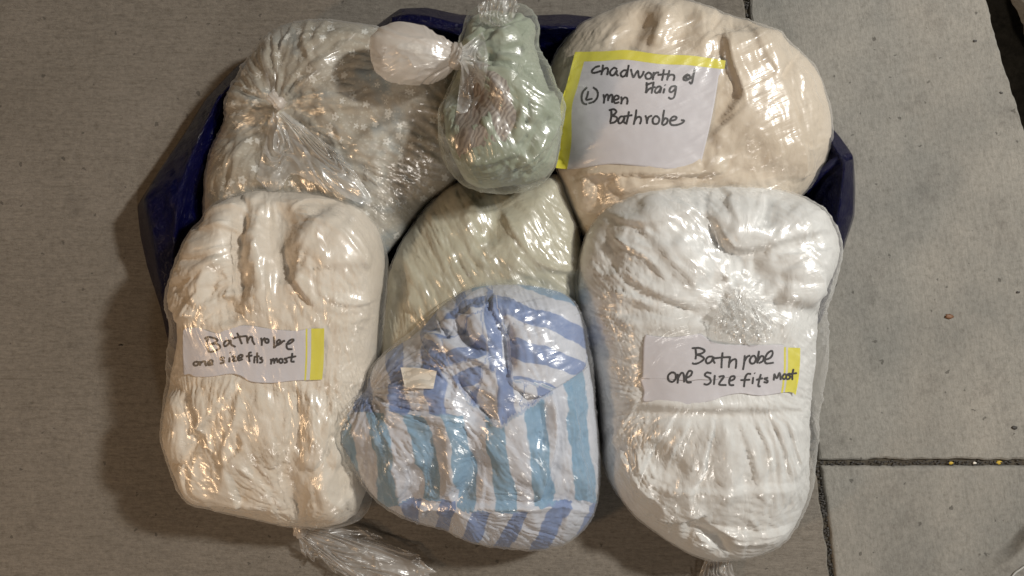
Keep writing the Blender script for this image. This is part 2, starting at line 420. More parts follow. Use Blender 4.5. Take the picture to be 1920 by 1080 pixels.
# ------------------------------------------------------------------ bags: bundles and their films
def build_body(outline, center, z0, ztop, N, M_=None, p=2.4, q=2.0, zeq=None, tilt=(0, 0), phim=126, lump=None):
    """closed pillow over a star shaped outline; returns grid of positions, normals and photo coordinates"""
    M_ = M_ or N
    u, v = np.meshgrid(np.linspace(-1, 1, N), np.linspace(-1, 1, M_), indexing='ij')
    dx = u * np.sqrt(1 - v * v / 2); dy = v * np.sqrt(1 - u * u / 2)
    rho = np.clip(np.hypot(dx, dy), 0, 1); th = np.arctan2(dy, dx)
    o = catmull(outline, 10, True); o = o - np.array(center)
    oth = np.arctan2(o[:, 1], o[:, 0]); orr = np.hypot(o[:, 0], o[:, 1])
    ix = np.argsort(oth); R = np.interp(th, oth[ix], orr[ix], period=2 * math.pi)
    phi = np.radians(phim) * rho
    a = np.where(phi < math.pi / 2, np.sin(phi), 1 - 0.9 * (1 - np.sin(phi)))
    if zeq is None: zeq = z0 + (ztop - z0) * 0.42
    up = (1 - np.clip(a, 0, 1) ** p) ** (1 / q)
    up = np.where(phi < math.pi / 2, up, 0)
    dn = np.where(phi > math.pi / 2, np.sin((phi - math.pi / 2) / (np.radians(phim) - math.pi / 2) * math.pi / 2), 0)
    X = center[0] + a * R * np.cos(th); Y = center[1] + a * R * np.sin(th)
    z = zeq + (ztop - zeq) * up - (zeq - z0) * dn
    z = z + (tilt[0] * (X - center[0]) + tilt[1] * (Y - center[1])) * 0.001 * (1 - .8 * dn)
    s = SC * (H - zeq); k = np.ones(X.shape); des = np.interp(th, oth[ix], orr[ix], period=2 * math.pi)
    bins = np.linspace(-math.pi, math.pi, 73); bc = (bins[1:] + bins[:-1]) / 2; kb = np.ones(72)
    for it in range(4):
        Xk = center[0] + (X - center[0]) * k; Yk = center[1] + (Y - center[1]) * k
        co = np.stack([(Xk - 960) * s, (540 - Yk) * s, z], -1)
        if it == 3: break
        sx, sy = S(co); rr = np.hypot(sx - center[0], sy - center[1]).ravel(); ta = np.arctan2(sy - center[1], sx - center[0]).ravel()
        q = rr / (np.interp(ta, oth[ix], orr[ix], period=2 * math.pi) - 2.0); bi = np.clip(np.digitize(ta, bins) - 1, 0, 71)
        mx = np.zeros(72); np.maximum.at(mx, bi, q); mx[mx == 0] = 1
        mx = (np.roll(mx, 1) + mx + np.roll(mx, -1)) / 3; kb = kb / mx
        k = np.interp(th, bc, kb, period=2 * math.pi)
    if lump is not None:
        sx, sy = S(co); co[..., 2] += lump(sx, sy) * up
    n = normals(co)
    if n[N // 2, M_ // 2, 2] < 0: n = -n
    sx, sy = S(co)
    side = np.clip((a < 1) * 1.0, 0, 1)
    fade = np.clip((1.0 - rho) * 5, 0, 1)
    return dict(co=co, n=n, X=sx, Y=sy, up=up, fade=fade, a=a, phi=phi, u=u, v=v, th=th)

def base_pt(b):
    c = b['co'].reshape(-1, 3); return (float(c[:, 0].mean()), float(c[:, 1].mean()), float(c[:, 2].min()))

def crinkle(X, Y, wl, ang, aniso, seed, warp=.5):
    ca, sa = math.cos(ang), math.sin(ang)
    u = (-X * sa + Y * ca) / wl; v = (X * ca + Y * sa) / (wl * aniso)
    u = u + warp * 2 * fbm(X / 70, Y / 70, seed + 20, 3); v = v + warp * fbm(X / 70 + 9, Y / 70, seed + 30, 3)
    h = 0
    for k, a in ((1, 1.0), (2.1, .5)):
        n = vnoise(u * k, v * k, seed + int(k)); h = h + a * (1 - np.abs(2 * n - 1)) ** 2.5
    return h
def bilin(A, x, y):
    h, w_ = A.shape; x = np.clip(x, 0, w_ - 1.001); y = np.clip(y, 0, h - 1.001)
    i = y.astype(int); j = x.astype(int); fy = y - i; fx = x - j
    return (A[i, j] * (1 - fx) + A[i, j + 1] * fx) * (1 - fy) + (A[i + 1, j] * (1 - fx) + A[i + 1, j + 1] * fx) * fy
class Flow:
    """direction field interpolated from guide lines; gives pleats that run, fork and merge along it"""
    def __init__(s, box, guides, step=1.7):
        s.x0, s.y0, s.st = box[0] - 20, box[1] - 20, step
        s.nx = int((box[2] - box[0] + 40) / step); s.ny = int((box[3] - box[1] + 40) / step)
        pts = []; 
        for wgt, g in guides:
            c = catmull(g, 4) if len(g) > 2 else catmull(g, 5)
            m_ = (c[1:] + c[:-1]) / 2; d = c[1:] - c[:-1]; a = np.arctan2(d[:, 1], d[:, 0])
            pts += [(q[0], q[1], t, wgt * np.linalg.norm(e)) for q, t, e in zip(m_, a, d)]
        pts = np.array(pts); k = 7
        gx, gy = np.meshgrid(s.x0 + np.arange(0, s.nx * step + 2 * k, k), s.y0 + np.arange(0, s.ny * step + 2 * k, k))
        C = np.zeros(gx.shape); D = np.zeros(gx.shape)
        for x, y, t, w_ in pts:
            q = w_ / ((gx - x) ** 2 + (gy - y) ** 2 + 150) ** 1.3; C += q * math.cos(2 * t); D += q * math.sin(2 * t)
        L = np.hypot(C, D) + 1e-20
        X, Y = np.meshgrid(np.arange(s.nx) * step / k, np.arange(s.ny) * step / k)
        s.a = .5 * np.arctan2(bilin(D / L, X, Y), bilin(C / L, X, Y))
    def make(s, wl, length, seed, warp=.35):
        rs = np.random.RandomState(seed); N = rs.randn(s.ny, s.nx)
        k = max(int(wl / s.st / 5), 1); N = blur(N, k) - blur(N, max(int(k * 2.2), k + 1)); N /= N.std()
        X, Y = np.meshgrid(np.arange(s.nx, dtype=float), np.arange(s.ny, dtype=float))
        ang = s.a + warp * fbm(X / 30, Y / 30, seed + 3, 3)
        c, sn = np.cos(ang), np.sin(ang); acc = N.copy(); h = 2.2; n = max(int(length / s.st / h / 2), 2)
        for sg in (1, -1):
            x, y = X.copy(), Y.copy(); pc, ps = c * sg, sn * sg
            for i in range(n):
                x += pc * h; y += ps * h
                xi = np.clip(x, 0, s.nx - 1).astype(int); yi = np.clip(y, 0, s.ny - 1).astype(int)
                cc, ss = c[yi, xi], sn[yi, xi]; f = np.where(cc * pc + ss * ps < 0, -1.0, 1.0); pc, ps = cc * f, ss * f
                acc += N[yi, xi] * (1 - .6 * i / n)
        acc = acc - blur(acc, max(3 * k, 3)); acc = blur(acc, 1) if k > 1 else acc
        return acc / acc.std()
    def at(s, A, X, Y): return bilin(A, (X - s.x0) / s.st, (Y - s.y0) / s.st)
    def cloth(s, X, Y, specs, seed):
        h = 0
        for i, (wl, ln, amp) in enumerate(specs):
            v = s.at(s.make(wl, ln, seed + 7 * i), X, Y); msk = .35 + .65 * np.clip(.5 + 1.6 * fbm(X / 75, Y / 75, seed + i + 40, 2), 0, 1)
            h = h + amp * .001 * (np.minimum(np.abs(v) ** .75, 1.5) - .7) * msk
        return h
    def film(s, X, Y, specs, seed):
        h = 0
        for i, (wl, ln, amp) in enumerate(specs):
            v = s.at(s.make(wl, ln, seed + 7 * i), X, Y); msk = .25 + .75 * np.clip(.5 + 1.8 * fbm(X / 60, Y / 60, seed + i + 60, 2), 0, 1)
            h = h + amp * .001 * np.exp(-np.abs(v) * 1.6) * msk
        return h
def soft_cap(d, lo, hi):
    """keeps added creases within sane depth without clipping edges"""
    return np.where(d > 0, hi * np.tanh(d / hi), lo * np.tanh(d / lo))

NOTES = {}
def bag(key, body, cloth_fn, film_fn, cloth_name, cloth_mat_, film_m, cloth_tag, bag_tag, note_poly=None, attrs=None, uvfn=None, bridge=.0018, capc=(.026, .019), bl=5, name='plastic_bag', cgain=1.15, fgain=.8, fuv=None, cw=((30, 120, 2.2), (15, 110, 3.0), (9, 70, 1.2)), fw=((40, 220, 3.2), (20, 170, 1.7), (10, 120, .7)), cg=(), fg=(), seed=1, squeeze=(), nfilm=.32):
    b = body; X, Y = b['X'], b['Y']
    box = (X.min(), Y.min(), X.max(), Y.max())
    rad = [] if fuv is None or len(fuv) != 2 else [(1.0, [(fuv[0] + 12*math.cos(t), fuv[1] + 12*math.sin(t)), (fuv[0] + r_*math.cos(t), fuv[1] + r_*math.sin(t))]) for t in np.arange(0, 6.28, .35) for r_ in (160, 420)]
    if fuv is not None and len(fuv) == 1: rad = [(.5, [(x, y), (x + 40*math.cos(fuv[0]), y + 40*math.sin(fuv[0]))]) for x in np.arange(box[0], box[2], 60) for y in np.arange(box[1], box[3], 60)]
    GL.clear()
    cs = cloth_fn(X, Y, b)
    hand = [(3.0, p_) for k_, am, wd, p_ in GL]
    F1 = Flow(box, hand + [(.25*w_, p_) for w_, p_ in rad] + [(1.5, g) for g in cg]); F2 = Flow(box, rad + [(2.0, g) for g in fg] + [(.5, g[1]) for g in hand])
    inner_ = np.clip((1 - b['a']) / .16, 0, 1) * .8 + .2; inner_ = np.where(b['phi'] > 1.57, .2, inner_)
    dc = soft_cap((cs * cgain + F1.cloth(X, Y, cw, seed)) * inner_, -capc[0], capc[1]) * b['fade']
    df0 = dc.copy()
    ds = blur(dc, bl)
    # film bridges over the hollows of the cloth and touches its ridges
    env = blur(np.maximum(dc, ds), 2) + bridge * (.3 + .7 * inner_) * (.6 + .9 * np.clip(.5 + 1.5 * fbm(X / 50, Y / 50, seed + 81), 0, 1))
    ff = (film_fn(X, Y, b) * fgain + F2.film(X, Y, fw, seed + 100)) * (.35 + .65 * inner_)
    df = np.maximum(env + np.clip(ff, -bridge * .6, 1), dc + .0008) + .0004
    dn = None
    if note_poly is not None:
        m = poly_mask(X, Y, note_poly, 30); m = blur(m, 3)
        base = blur(dc, 9) * .75
        dc = dc * (1 - m) + (np.minimum(blur(dc, 3), base) - .0022) * m
        dn = base + .001
        df = df * (1 - m) + (base + .0034 + np.clip(ff, -.0014, .01) * nfilm) * m
    for (sx_, sy_, rx_, ry_, am_) in squeeze:      # here the cloth falls short of its bag and the film stands alone
        g_ = np.exp(-((X - sx_) / rx_) ** 2 - ((Y - sy_) / ry_) ** 2) * np.clip(b['a'] * 3 - 1.6, 0, 1)
        dc = dc - am_ * .001 * g_
    cc = b['co'] + b['n'] * dc[..., None]
    cf = b['co'] + b['n'] * df[..., None]
    zc = np.minimum(cc[..., 2], 1e9)
    uv = None
    if uvfn is not None: uv = uvfn(X, Y, b)
    b['dc'] = dc
    at = attrs(X, Y, b) if attrs else None
    oc = grid_obj(cloth_name, cc, cloth_mat_, None, uv, at); tag(oc, *cloth_tag)
    root = empty(name, base_pt(b)); tag(root, *bag_tag)
    if fuv is None: fu = np.stack([X/400, Y/400], -1)
    elif len(fuv) == 1: ca, sa = math.cos(fuv[0]), math.sin(fuv[0]); fu = np.stack([(-X*sa+Y*ca)/400, (X*ca+Y*sa)/400], -1)
    else:
        r_ = np.hypot(X-fuv[0], Y-fuv[1]); fu = np.stack([np.arctan2(Y-fuv[1], X-fuv[0])*.42 + .05*fbm(X/90, Y/90, 77), r_/400], -1)
    grid_obj('film', cf, film_m, root, fu)
    if dn is not None: NOTES[key] = b['co'] + b['n'] * dn[..., None]
    b['film'] = cf
    return root, b

def bvh_of(co):
    n, m = co.shape[:2]
    return BVHTree.FromPolygons(co.reshape(-1, 3).tolist(), grid_faces(n, m).tolist())
CAM = Vector((0, 0, H))
def cast(bvh, x, y, dflt=.15):
    d = Vector(P(x, y, 0.0)) - CAM; d.normalize()
    h = bvh.ray_cast(CAM, d)
    return np.array(h[0]) if h[0] is not None else P(x, y, dflt)

# ---------- pleated loose film: tails and flaps
def fan(name, pts_a, pts_b, za, zb, mat, parent, n=70, m=60, pleat=9, amp=.006, seed=1, torn=6, p=1.0, sag=0.0, crump=.0015, on=None, lift=.003, spread=.5):
    """strip of film between the gathered end pts_a and the loose end pts_b (polylines in photo pixels)"""
    A = resample(catmull(pts_a, 6), m); B = resample(catmull(pts_b, 6), m)
    t = np.linspace(0, 1, n)[:, None]; s = np.linspace(0, 1, m)[None, :]
    rs = np.random.RandomState(seed)
    tt = t ** p
    X = A[:, 0] * (1 - tt) + B[:, 0] * tt; Y = A[:, 1] * (1 - tt) + B[:, 1] * tt
    jag = vnoise(s * 23 + 3, s * 0 + 1, seed) * torn + vnoise(s * 61 + 3, s * 0 + 1, seed + 1) * torn * .6
    L = np.hypot(B[:, 0] - A[:, 0], B[:, 1] - A[:, 1]) + 1e-6
    X = X - (B[:, 0] - A[:, 0]) / L * jag * t; Y = Y - (B[:, 1] - A[:, 1]) / L * jag * t
    Z = za * (1 - tt) + zb * tt + 0 * s
    if on is not None:
        zs = np.array([[cast(on, X[i, j], Y[i, j], 0)[2] for j in range(m)] for i in range(n)])
        Z = blur(zs, 2) + lift + (za - zs[0].mean() - lift) * (1 - t) ** 3
    ph = s * pleat + 1.9 * (vnoise(s * 5 + 0 * t, t * 2.5 + 0 * s, seed + 5) - .5) * 2
    tri = 1 - np.abs(2 * (ph % 1) - 1) * 2
    Z = Z + amp * tri * np.clip(t * 3, .25, 1) * (0.2 + 1.3 * vnoise(s * pleat, t * 2, seed + 7)) - sag * np.sin(math.pi * t)
    Z = Z + strokes(X, Y, rnd_strokes(seed, int(.9 * m), (X.min(), Y.min(), X.max(), Y.max()),
          math.atan2(np.mean(B[:, 1] - A[:, 1]), np.mean(B[:, 0] - A[:, 0])), spread, (15, 60), (2, 5), (crump * 500, crump * 2000))) 
    Z = np.maximum(Z, .0015)
    return grid_obj(name, P(X, Y, Z), mat, parent)

def lump_film(name, outline, center, z0, ztop, mat, parent, knot=None, freq=8, amp=2.5, seed=1, N=70, n_cr=60, phim=150, p=2.0):
    b = build_body(outline, center, z0, ztop, N, p=p, phim=phim)
    X, Y = b['X'], b['Y']; xs = [q[0] for q in outline]; ys = [q[1] for q in outline]
    d = 0 * X
    if knot: 
        d = d + gather(X, Y, knot, freq, amp, 8, 420, seed, twist=.15)
        an = lambda x, y: math.atan2(y - knot[1], x - knot[0])
    else: an = 0.0
    d = d + strokes(X, Y, rnd_strokes(seed, n_cr, (min(xs), min(ys), max(xs), max(ys)), an, .5 if knot else 1.5, (15, 60), (2, 6), (.2, amp * .6)))
    return grid_obj(name, b['co'] + b['n'] * d[..., None], mat, parent)
def knot_ring(name, x, y, z, r, tube, mat, parent, ax=0.0, seed=3):
    """the tied turn of film: a thick, pleated, irregular ring standing across the neck"""
    n, m = 56, 28; a = np.linspace(0, 2 * math.pi, n)[:, None]; b = np.linspace(0, 2 * math.pi, m)[None, :]
    rr = tube * (1 + .22 * np.sin(3 * a + 1) + .16 * np.cos(b * 5 + a * 2) * np.sin(b * 2) + .1 * np.sin(9 * b + 3 * a))
    R_ = r * (1 + .12 * np.sin(2 * a))
    lx = rr * np.sin(b) * 1.25; q = R_ + rr * np.cos(b)
    ly = q * np.cos(a); lz = q * np.sin(a) * .8
    c = P(x, y, z); ca, sa = math.cos(ax), math.sin(ax)
    co = np.stack([c[0] + lx * ca - ly * sa, c[1] + lx * sa + ly * ca, c[2] + lz + 0 * lx], -1)
    return grid_obj(name, co, mat, parent)

def seam(pts, off=9, amp=1.7):
    """a stitched hem: folded edge with a parallel row of stitching"""
    p = np.array(pts, float); d = np.gradient(p, axis=0); d /= np.linalg.norm(d, axis=1, keepdims=True); n = np.stack([-d[:, 1], d[:, 0]], 1)
    return [('f', amp * 1.5, 5, [tuple(q) for q in p]), ('r', -amp, 3.0, [tuple(q) for q in p + n * off]), ('s', amp * .5, 4, [tuple(q) for q in p + n * off * .5])]
def ang_to(k): return lambda x, y: math.atan2(y - k[1], x - k[0])
def Z(off, sc, pts): return [(off[0] + x / sc, off[1] + y / sc) for x, y in pts]
# ---- 1. floral bedding bag (upper left, lowest of the pile)
FL = [(452,135),(485,80),(535,45),(600,38),(680,45),(750,62),(840,85),(885,150),(885,250),(862,330),(800,385),(745,455),(690,500),(560,500),(430,450),(384,410),(384,340),(400,265),(422,225),(430,175)]
kn = (520,197)
def f_cl(X, Y, b):
    h = strokes(X, Y, rnd_strokes(11, 46, (390,40,720,330), lambda x,y: math.atan2(y-kn[1], x-kn[0]), .45, (40,120), (6,16), (2,6), 'rsf'))
    h += strokes(X, Y, rnd_strokes(12, 46, (600,60,860,400), .25, .6, (50,150), (8,22), (1.2,4), 'rsf'))
    h += strokes(X, Y, [('s',-10,34,[(520,210),(505,250),(520,330)]),('s',-5,30,[(530,200),(600,190)]),('s',10,30,[(450,270),(440,330),(430,400)]),
         ('f',8,26,[(860,240),(760,190),(640,205),(570,215)]),('s',-8,14,[(400,260),(500,245)]),('s',8,20,[(560,90),(680,70),(760,110)])])
    h += gather(X, Y, kn, 7, 5, 30, 240, 5, twist=.3)
    h += .0025 * fbm(X/26, Y/26, 4)
    return h
def f_fl(X, Y, b):
    h = gather(X, Y, kn, 11, 3.4, 25, 330, 6, twist=.25)
    h += strokes(X, Y, rnd_strokes(13, 420, (385,40,880,480), lambda x,y: math.atan2(y-kn[1], x-kn[0]) + (.5 if x>640 else 0), .5, (25,110), (2.5,7), (.4,1.8)))
    h += strokes(X, Y, [('r',9,11,[(520,200),(600,178),(690,170)]),('r',8,10,[(520,195),(590,140),(640,100)]),('r',8,9,[(518,195),(500,120),(505,60)]),
        ('r',7,9,[(515,195),(470,140),(450,110)]),('r',8,9,[(522,215),(560,235),(640,240)])])
    return h
b1 = build_body(FL, (630,270), .012, .155, 280, p=3.0, q=2.1, tilt=(.06,-.08))
floral_root, _ = bag('floral', b1, f_cl, f_fl, 'bedding', MAT['floral'], MAT['film_floral'],
    ("crumpled taupe bedding with a small white flower print, inside the upper left bag", "bedding"),
    ("tied clear plastic bag over the floral bedding, its knot fanning open near the blue tote", "plastic bag"),
    uvfn=lambda X, Y, b: np.stack([X/900 + .25*b['a']*0, -Y/900], -1), name='plastic_bag', fuv=kn, seed=20, fw=((30,150,3.0),(13,90,2.0)), cw=((28,80,3.6),(13,60,2.2)))
c = b1['film']
bz = bvh_of(c)
kz = cast(bz, 520, 197)[2] + .012
knot_ring('knot', 519, 190, kz + .004, .008, .0065, MAT['film_bulb'], floral_root, ax=.9)
fan('tail', [(512,205),(520,215),(532,208)], [(478,345),(520,365),(545,330),(585,345),(640,370),(700,385),(672,330),(640,290)], kz, .135, MAT['film_tail'], floral_root, n=90, m=110, pleat=3, amp=.006, seed=21, torn=6, p=.9, on=bz, lift=.007, crump=.0008)

# ---- 2. beige robe (upper right)
BE = [(1050,88),(1085,48),(1150,14),(1225,-6),(1290,0),(1360,22),(1430,50),(1495,92),(1538,135),(1556,200),(1561,260),(1546,310),(1512,358),(1440,420),(1300,460),(1180,470),(1105,455),(1070,390),(1045,320),(1030,250),(1025,180),(1030,125)]
NOTE1 = Z((1040,80), 4.3206, [(165,75),(400,70),(600,60),(850,95),(1100,105),(1385,145),(1330,250),(1320,350),(1270,620),(1190,960),(1030,1020),(680,1000),(380,990),(150,1025),(10,1015),(45,800),(45,520),(100,330)])
z3 = lambda pts: Z((1000,0), 2.4548, pts)
def e_cl(X, Y, b):
    st = [('f',13,34,z3([(870,140),(900,280),(950,420),(920,490),(850,560)][::-1])),
          ('f',12,26,z3([(1000,150),(1040,250),(1110,350),(1135,370)][::-1])),
          ('f',12,22,z3([(1135,370),(1190,560),(1240,720),(1245,830)])),
          ('f',9,16,z3([(800,640),(960,500),(1135,372)])),
          ('s',-9,20,z3([(1100,360),(1180,280),(1130,180)])),
          ('s',7,18,z3([(820,560),(860,680),(800,820)])),
          ('s',-9,22,z3([(640,240),(700,100),(740,30)])),('s',-8,20,z3([(420,260),(480,150),(540,60)])),('s',8,24,z3([(560,220),(600,120),(650,30)])),
          ('s',-10,26,z3([(900,160),(890,120),(820,90)])),
          ('f',11,20,z3([(880,790),(700,800),(400,800),(200,800)])),
          ('s',8,20,z3([(200,800),(240,880),(210,1000)])),('s',-8,14,z3([(270,810),(290,900),(230,960)])),('s',7,14,z3([(380,800),(420,860),(480,820)])),
          ('s',-5,16,z3([(1230,280),(1300,350),(1340,480)])),('s',6,18,z3([(1000,560),(1080,640),(1100,760)]))]
    st += seam([(1395,20),(1440,110),(1470,200),(1490,300)], 10) + seam([(1365,75),(1375,130),(1400,200)], 9)
    return strokes(X, Y, st) + strokes(X, Y, rnd_strokes(31, 46, (1040,0,1550,440), -1.0, .7, (60,160), (12,26), (1,4), 'sf')) + .003*fbm(X/40, Y/40, 8)
def e_fl(X, Y, b):
    h = strokes(X, Y, rnd_strokes(33, 330, (1035,0,1560,440), lambda x,y: -.45 + (x-1300)*-.0006, .16, (50,190), (2.2,6), (.4,1.9)))
    h += strokes(X, Y, rnd_strokes(34, 120, (1300,250,1540,420), -.5, .9, (20,60), (4,9), (1,2.6)))
    h += strokes(X, Y, rnd_strokes(35, 70, (1030,40,1180,200), -.95, .15, (60,150), (3,7), (.8,2.2)))
    h += strokes(X, Y, [('r',2.6,4,z3(q)) for q in ([(880,160),(1000,130),(1080,150)],[(760,210),(950,170),(1060,170)],[(900,240),(1040,180),(1100,170)],[(880,300),(1100,220)],
        [(820,620),(1000,520),(1130,440)],[(800,720),(980,600),(1140,500)],[(620,740),(760,640),(900,560)],[(540,740),(800,620)],[(160,640),(500,540),(850,420)],[(160,560),(420,450),(780,320)])])
    return h
b2 = build_body(BE, (1300,220), .012, .180, 290, p=2.7, q=2.0, tilt=(0,-.05))
beige_root, _ = bag('beige', b2, e_cl, e_fl, 'bathrobe', MAT['robe_beige'], MAT['film'],
    ("folded beige bathrobe inside the upper right bag, behind the large note", "bathrobe"),
    ("stretched clear plastic bag over the beige robe, creased in long diagonals, holding the large note", "plastic bag"), note_poly=NOTE1, cgain=1.5, seed=30, nfilm=.75, cw=((40,130,2.2),(16,90,1.3)), fuv=(-.42,))

# ---- 3. olive bag (centre)
OL = [(845,348),(900,335),(970,345),(1045,328),(1066,370),(1085,430),(1096,490),(1100,570),(1080,660),(960,740),(800,740),(725,700),(716,640),(722,560),(740,480),(785,405)]
z5 = lambda pts: Z((680,320), 2.8413, pts)
def o_cl(X, Y, b):
    st = [('s',-9,26,z5([(720,130),(700,260),(640,380)])),('s',8,30,z5([(880,420),(760,480),(640,420)])),('f',8,16,z5([(250,760),(250,600),(190,470)])),
          ('s',-9,12,z5([(215,700),(225,580),(190,480)])),('s',7,26,z5([(560,180),(620,240),(650,320)])),('f',9,30,z5([(1180,560),(940,500),(800,330),(740,200)])),
          ('s',6,14,z5([(140,650),(150,520)]))]
    return strokes(X, Y, st) + strokes(X, Y, rnd_strokes(41, 46, (720,340,1090,660), 1.25, .35, (60,180), (8,20), (.8,3), 'sr')) + .003*fbm(X/50, Y/50, 18)
def o_fl(X, Y, b):
    h = strokes(X, Y, rnd_strokes(43, 260, (720,335,930,660), 1.15, .16, (40,170), (2.5,6), (.5,2.2)))
    h += strokes(X, Y, rnd_strokes(44, 200, (920,330,1095,560), .85, .2, (40,150), (2.5,6.5), (.6,2.6)))
    h += strokes(X, Y, rnd_strokes(45, 60, (840,350,960,560), 1.0, .9, (15,50), (5,10), (1.2,3)))
    return h
b3 = build_body(OL, (910,520), .010, .140, 260, p=2.8, q=2.0, tilt=(0,0))
olive_root, _ = bag('olive', b3, o_cl, o_fl, 'bedding', MAT['sheet_olive'], MAT['film'],
    ("folded pale olive sheet inside the middle bag, above the striped bedding", "bedding"),
    ("shiny clear plastic bag stretched over the pale olive sheet in the middle of the pile", "plastic bag"), fuv=(1.08,), cw=((34,110,2.0),(14,110,1.7)), fw=((24,170,2.0),(10,120,1.5)))

# ---- 4. left cream robe
LR = [(402,396),(440,370),(500,357),(560,360),(620,367),(672,380),(702,410),(722,452),(729,520),(724,600),(716,680),(708,760),(702,850),(700,930),(680,970),(630,988),(570,990),(500,978),(420,962),(365,936),(330,892),(311,850),(309,760),(314,680),(317,610),(311,545),(333,500),(350,450),(375,415)]
NOTE2 = Z((330,600), 6.4, [(85,145),(110,100),(270,95),(400,140),(510,160),(600,110),(760,70),(900,70),(1150,110),(1450,130),(1580,105),(1780,100),(1775,450),(1755,715),(1400,730),(1170,755),(900,740),(780,670),(650,645),(420,680),(230,680),(90,660)])
q4 = lambda pts: Z((260,340), 2.842, pts)
q5 = lambda pts: Z((280,600), 2.25, pts)
kl = (566,985)
def l_cl(X, Y, b):
    st = [('s',-26,30,q4([(760,110),(745,250),(760,400),(800,540)])),('s',-17,20,q4([(560,100),(530,260),(520,420),(560,640)])),
          ('s',9,22,q4([(650,120),(620,300),(640,500),(660,700)])),
          ('f',10,22,q4([(770,250),(780,400),(840,530),(960,690)][::-1])),
          ('s',8,40,q4([(1000,150),(1120,300),(1180,480)])),('s',10,60,q4([(900,200),(1000,330),(950,430)])),
          ('f',5,12,q4([(960,215),(900,340),(835,480)])),('f',6,13,q4([(1240,455),(1100,440),(930,470),(840,490)])),
          ('s',-6,14,q4([(1060,250),(1080,180),(900,150)])),('f',6,14,q4([(1280,640),(1120,660),(1000,640)])),
          ('f',11,17,q4([(500,400),(340,480),(170,560)])),('r',14,15,q4([(480,450),(400,440),(350,520),(330,600),(280,640)])),
          ('s',-9,16,q4([(430,470),(390,560),(330,640)])),
          ('f',9,16,q4([(520,330),(380,390),(250,410)])),('f',9,14,q4([(540,260),(420,250),(330,270)])),('f',8,14,q4([(560,140),(440,170),(360,220)])),
          ('s',9,18,q4([(560,110),(600,70),(640,110)])),('f',8,14,q4([(1100,110),(900,110),(800,150)])),
          ('s',-14,24,q4([(450,620),(480,700),(500,760)])),
          # lower half
          ('f',8,20,q5([(380,250),(300,360),(180,500),(155,600)])),('f',12,16,q5([(155,600),(180,700),(240,740)])),
          ('r',13,15,q5([(390,280),(370,420),(330,520),(330,620),(320,690),(270,725),(210,700),(200,600),(240,540)])),
          ('f',11,18,q5([(330,600),(360,700),(400,790)])),('f',10,14,q5([(330,600),(400,520),(380,460)])),
          ('s',10,20,q5([(110,300),(130,450),(110,600)])),('s',-11,14,q5([(150,300),(190,420),(170,560)])),
          ('s',9,16,q5([(220,290),(200,380),(230,480)])),('f',9,14,q5([(500,800),(360,760),(200,750),(110,670)])),
          ('s',-10,20,q5([(610,280),(620,450),(610,600)])),('s',9,24,q5([(680,300),(690,420),(720,560)])),
          ('f',9,14,q5([(760,380),(740,520),(690,640)])),('s',-13,22,q5([(560,560),(600,700),(640,840)])),
          ('s',12,20,q5([(700,640),(760,760),(700,840)])),('f',10,14,q5([(740,720),(820,790),(760,850)])),('s',8,16,q5([(830,720),(880,800),(860,840)])),
          ('s',6,40,q5([(460,300),(480,450),(540,560)]))]
    st += seam([(345,900),(430,930),(520,945)], 9) + seam([(560,400),(640,440),(700,520)], 9) + seam([(340,560),(380,500),(440,470)], 8) + seam([(640,760),(670,850),(650,930)], 8) + seam([(420,760),(440,850),(500,910)], 8)
    h = strokes(X, Y, st)
    h += strokes(X, Y, rnd_strokes(51, 46, (320,370,480,600), -.35, .35, (40,120), (7,14), (1.5,4.5), 'fs'))
    h += strokes(X, Y, rnd_strokes(52, 46, (320,720,700,960), lambda x,y: math.atan2(kl[1]-y, kl[0]-x)*.6+.5, .5, (40,140), (7,15), (1.5,5), 'fsr'))
    h += strokes(X, Y, rnd_strokes(55, 46, (540,390,720,620), .8, 1.2, (40,120), (6,14), (1,2.4), 'fs'))
    h += gather(X, Y, kl, 6, 5, 20, 150, 51, twist=.3)
    h += strokes(X, Y, rnd_strokes(58, 50, (320,720,700,965), lambda x,y: math.atan2(kl[1]-y, kl[0]-x)*.7+.4, .5, (30,110), (3,7), (1,3), 'fr'))
    h += strokes(X, Y, rnd_strokes(59, 46, (320,370,500,610), lambda x,y: -.4 if x<430 else 1.5, .4, (30,110), (3,7), (1,2.6), 'fr'))
    h += strokes(X, Y, rnd_strokes(60, 46, (530,370,725,620), .9, 1.0, (40,120), (3,7), (.5,1.5), 'fr'))
    return h + .003*fbm(X/34, Y/34, 28)
def l_fl(X, Y, b):
    h = gather(X, Y, kl, 11, 3.2, 15, 330, 56, twist=.2)
    h += strokes(X, Y, rnd_strokes(53, 170, (440,370,620,640), 1.5, .14, (50,190), (2.5,7), (.8,3)))
    h += strokes(X, Y, rnd_strokes(54, 200, (315,370,725,640), 1.35, .5, (25,90), (2.2,5.5), (.3,1.4)))
    h += strokes(X, Y, rnd_strokes(57, 300, (315,690,710,960), lambda x,y: math.atan2(kl[1]-y, kl[0]-x), .3, (30,130), (2.4,6.5), (.5,2.2)))
    h += strokes(X, Y, [('r',6,8,q4(q)) for q in ([(600,90),(550,200),(540,420)],[(820,540),(900,640),(980,740)],[(620,560),(640,740)],[(700,430),(720,700)],[(560,560),(580,740)])])
    h += strokes(X, Y, [('r',5,7,q5(q)) for q in ([(420,300),(520,560),(600,840)],[(600,260),(620,500),(630,850)],[(480,260),(560,480),(620,840)],[(780,300),(760,600),(650,860)])])
    h += strokes(X, Y, [('s',2.5,9,[(640,645),(720,640)]),('r',3,5,[(318,690),(322,600)]),('r',3,5,[(334,690),(336,606)])])
    return h
b4 = build_body(LR, (515,680), .004, .190, 340, p=3.2, q=2.2, zeq=.085, tilt=(0,-.10))
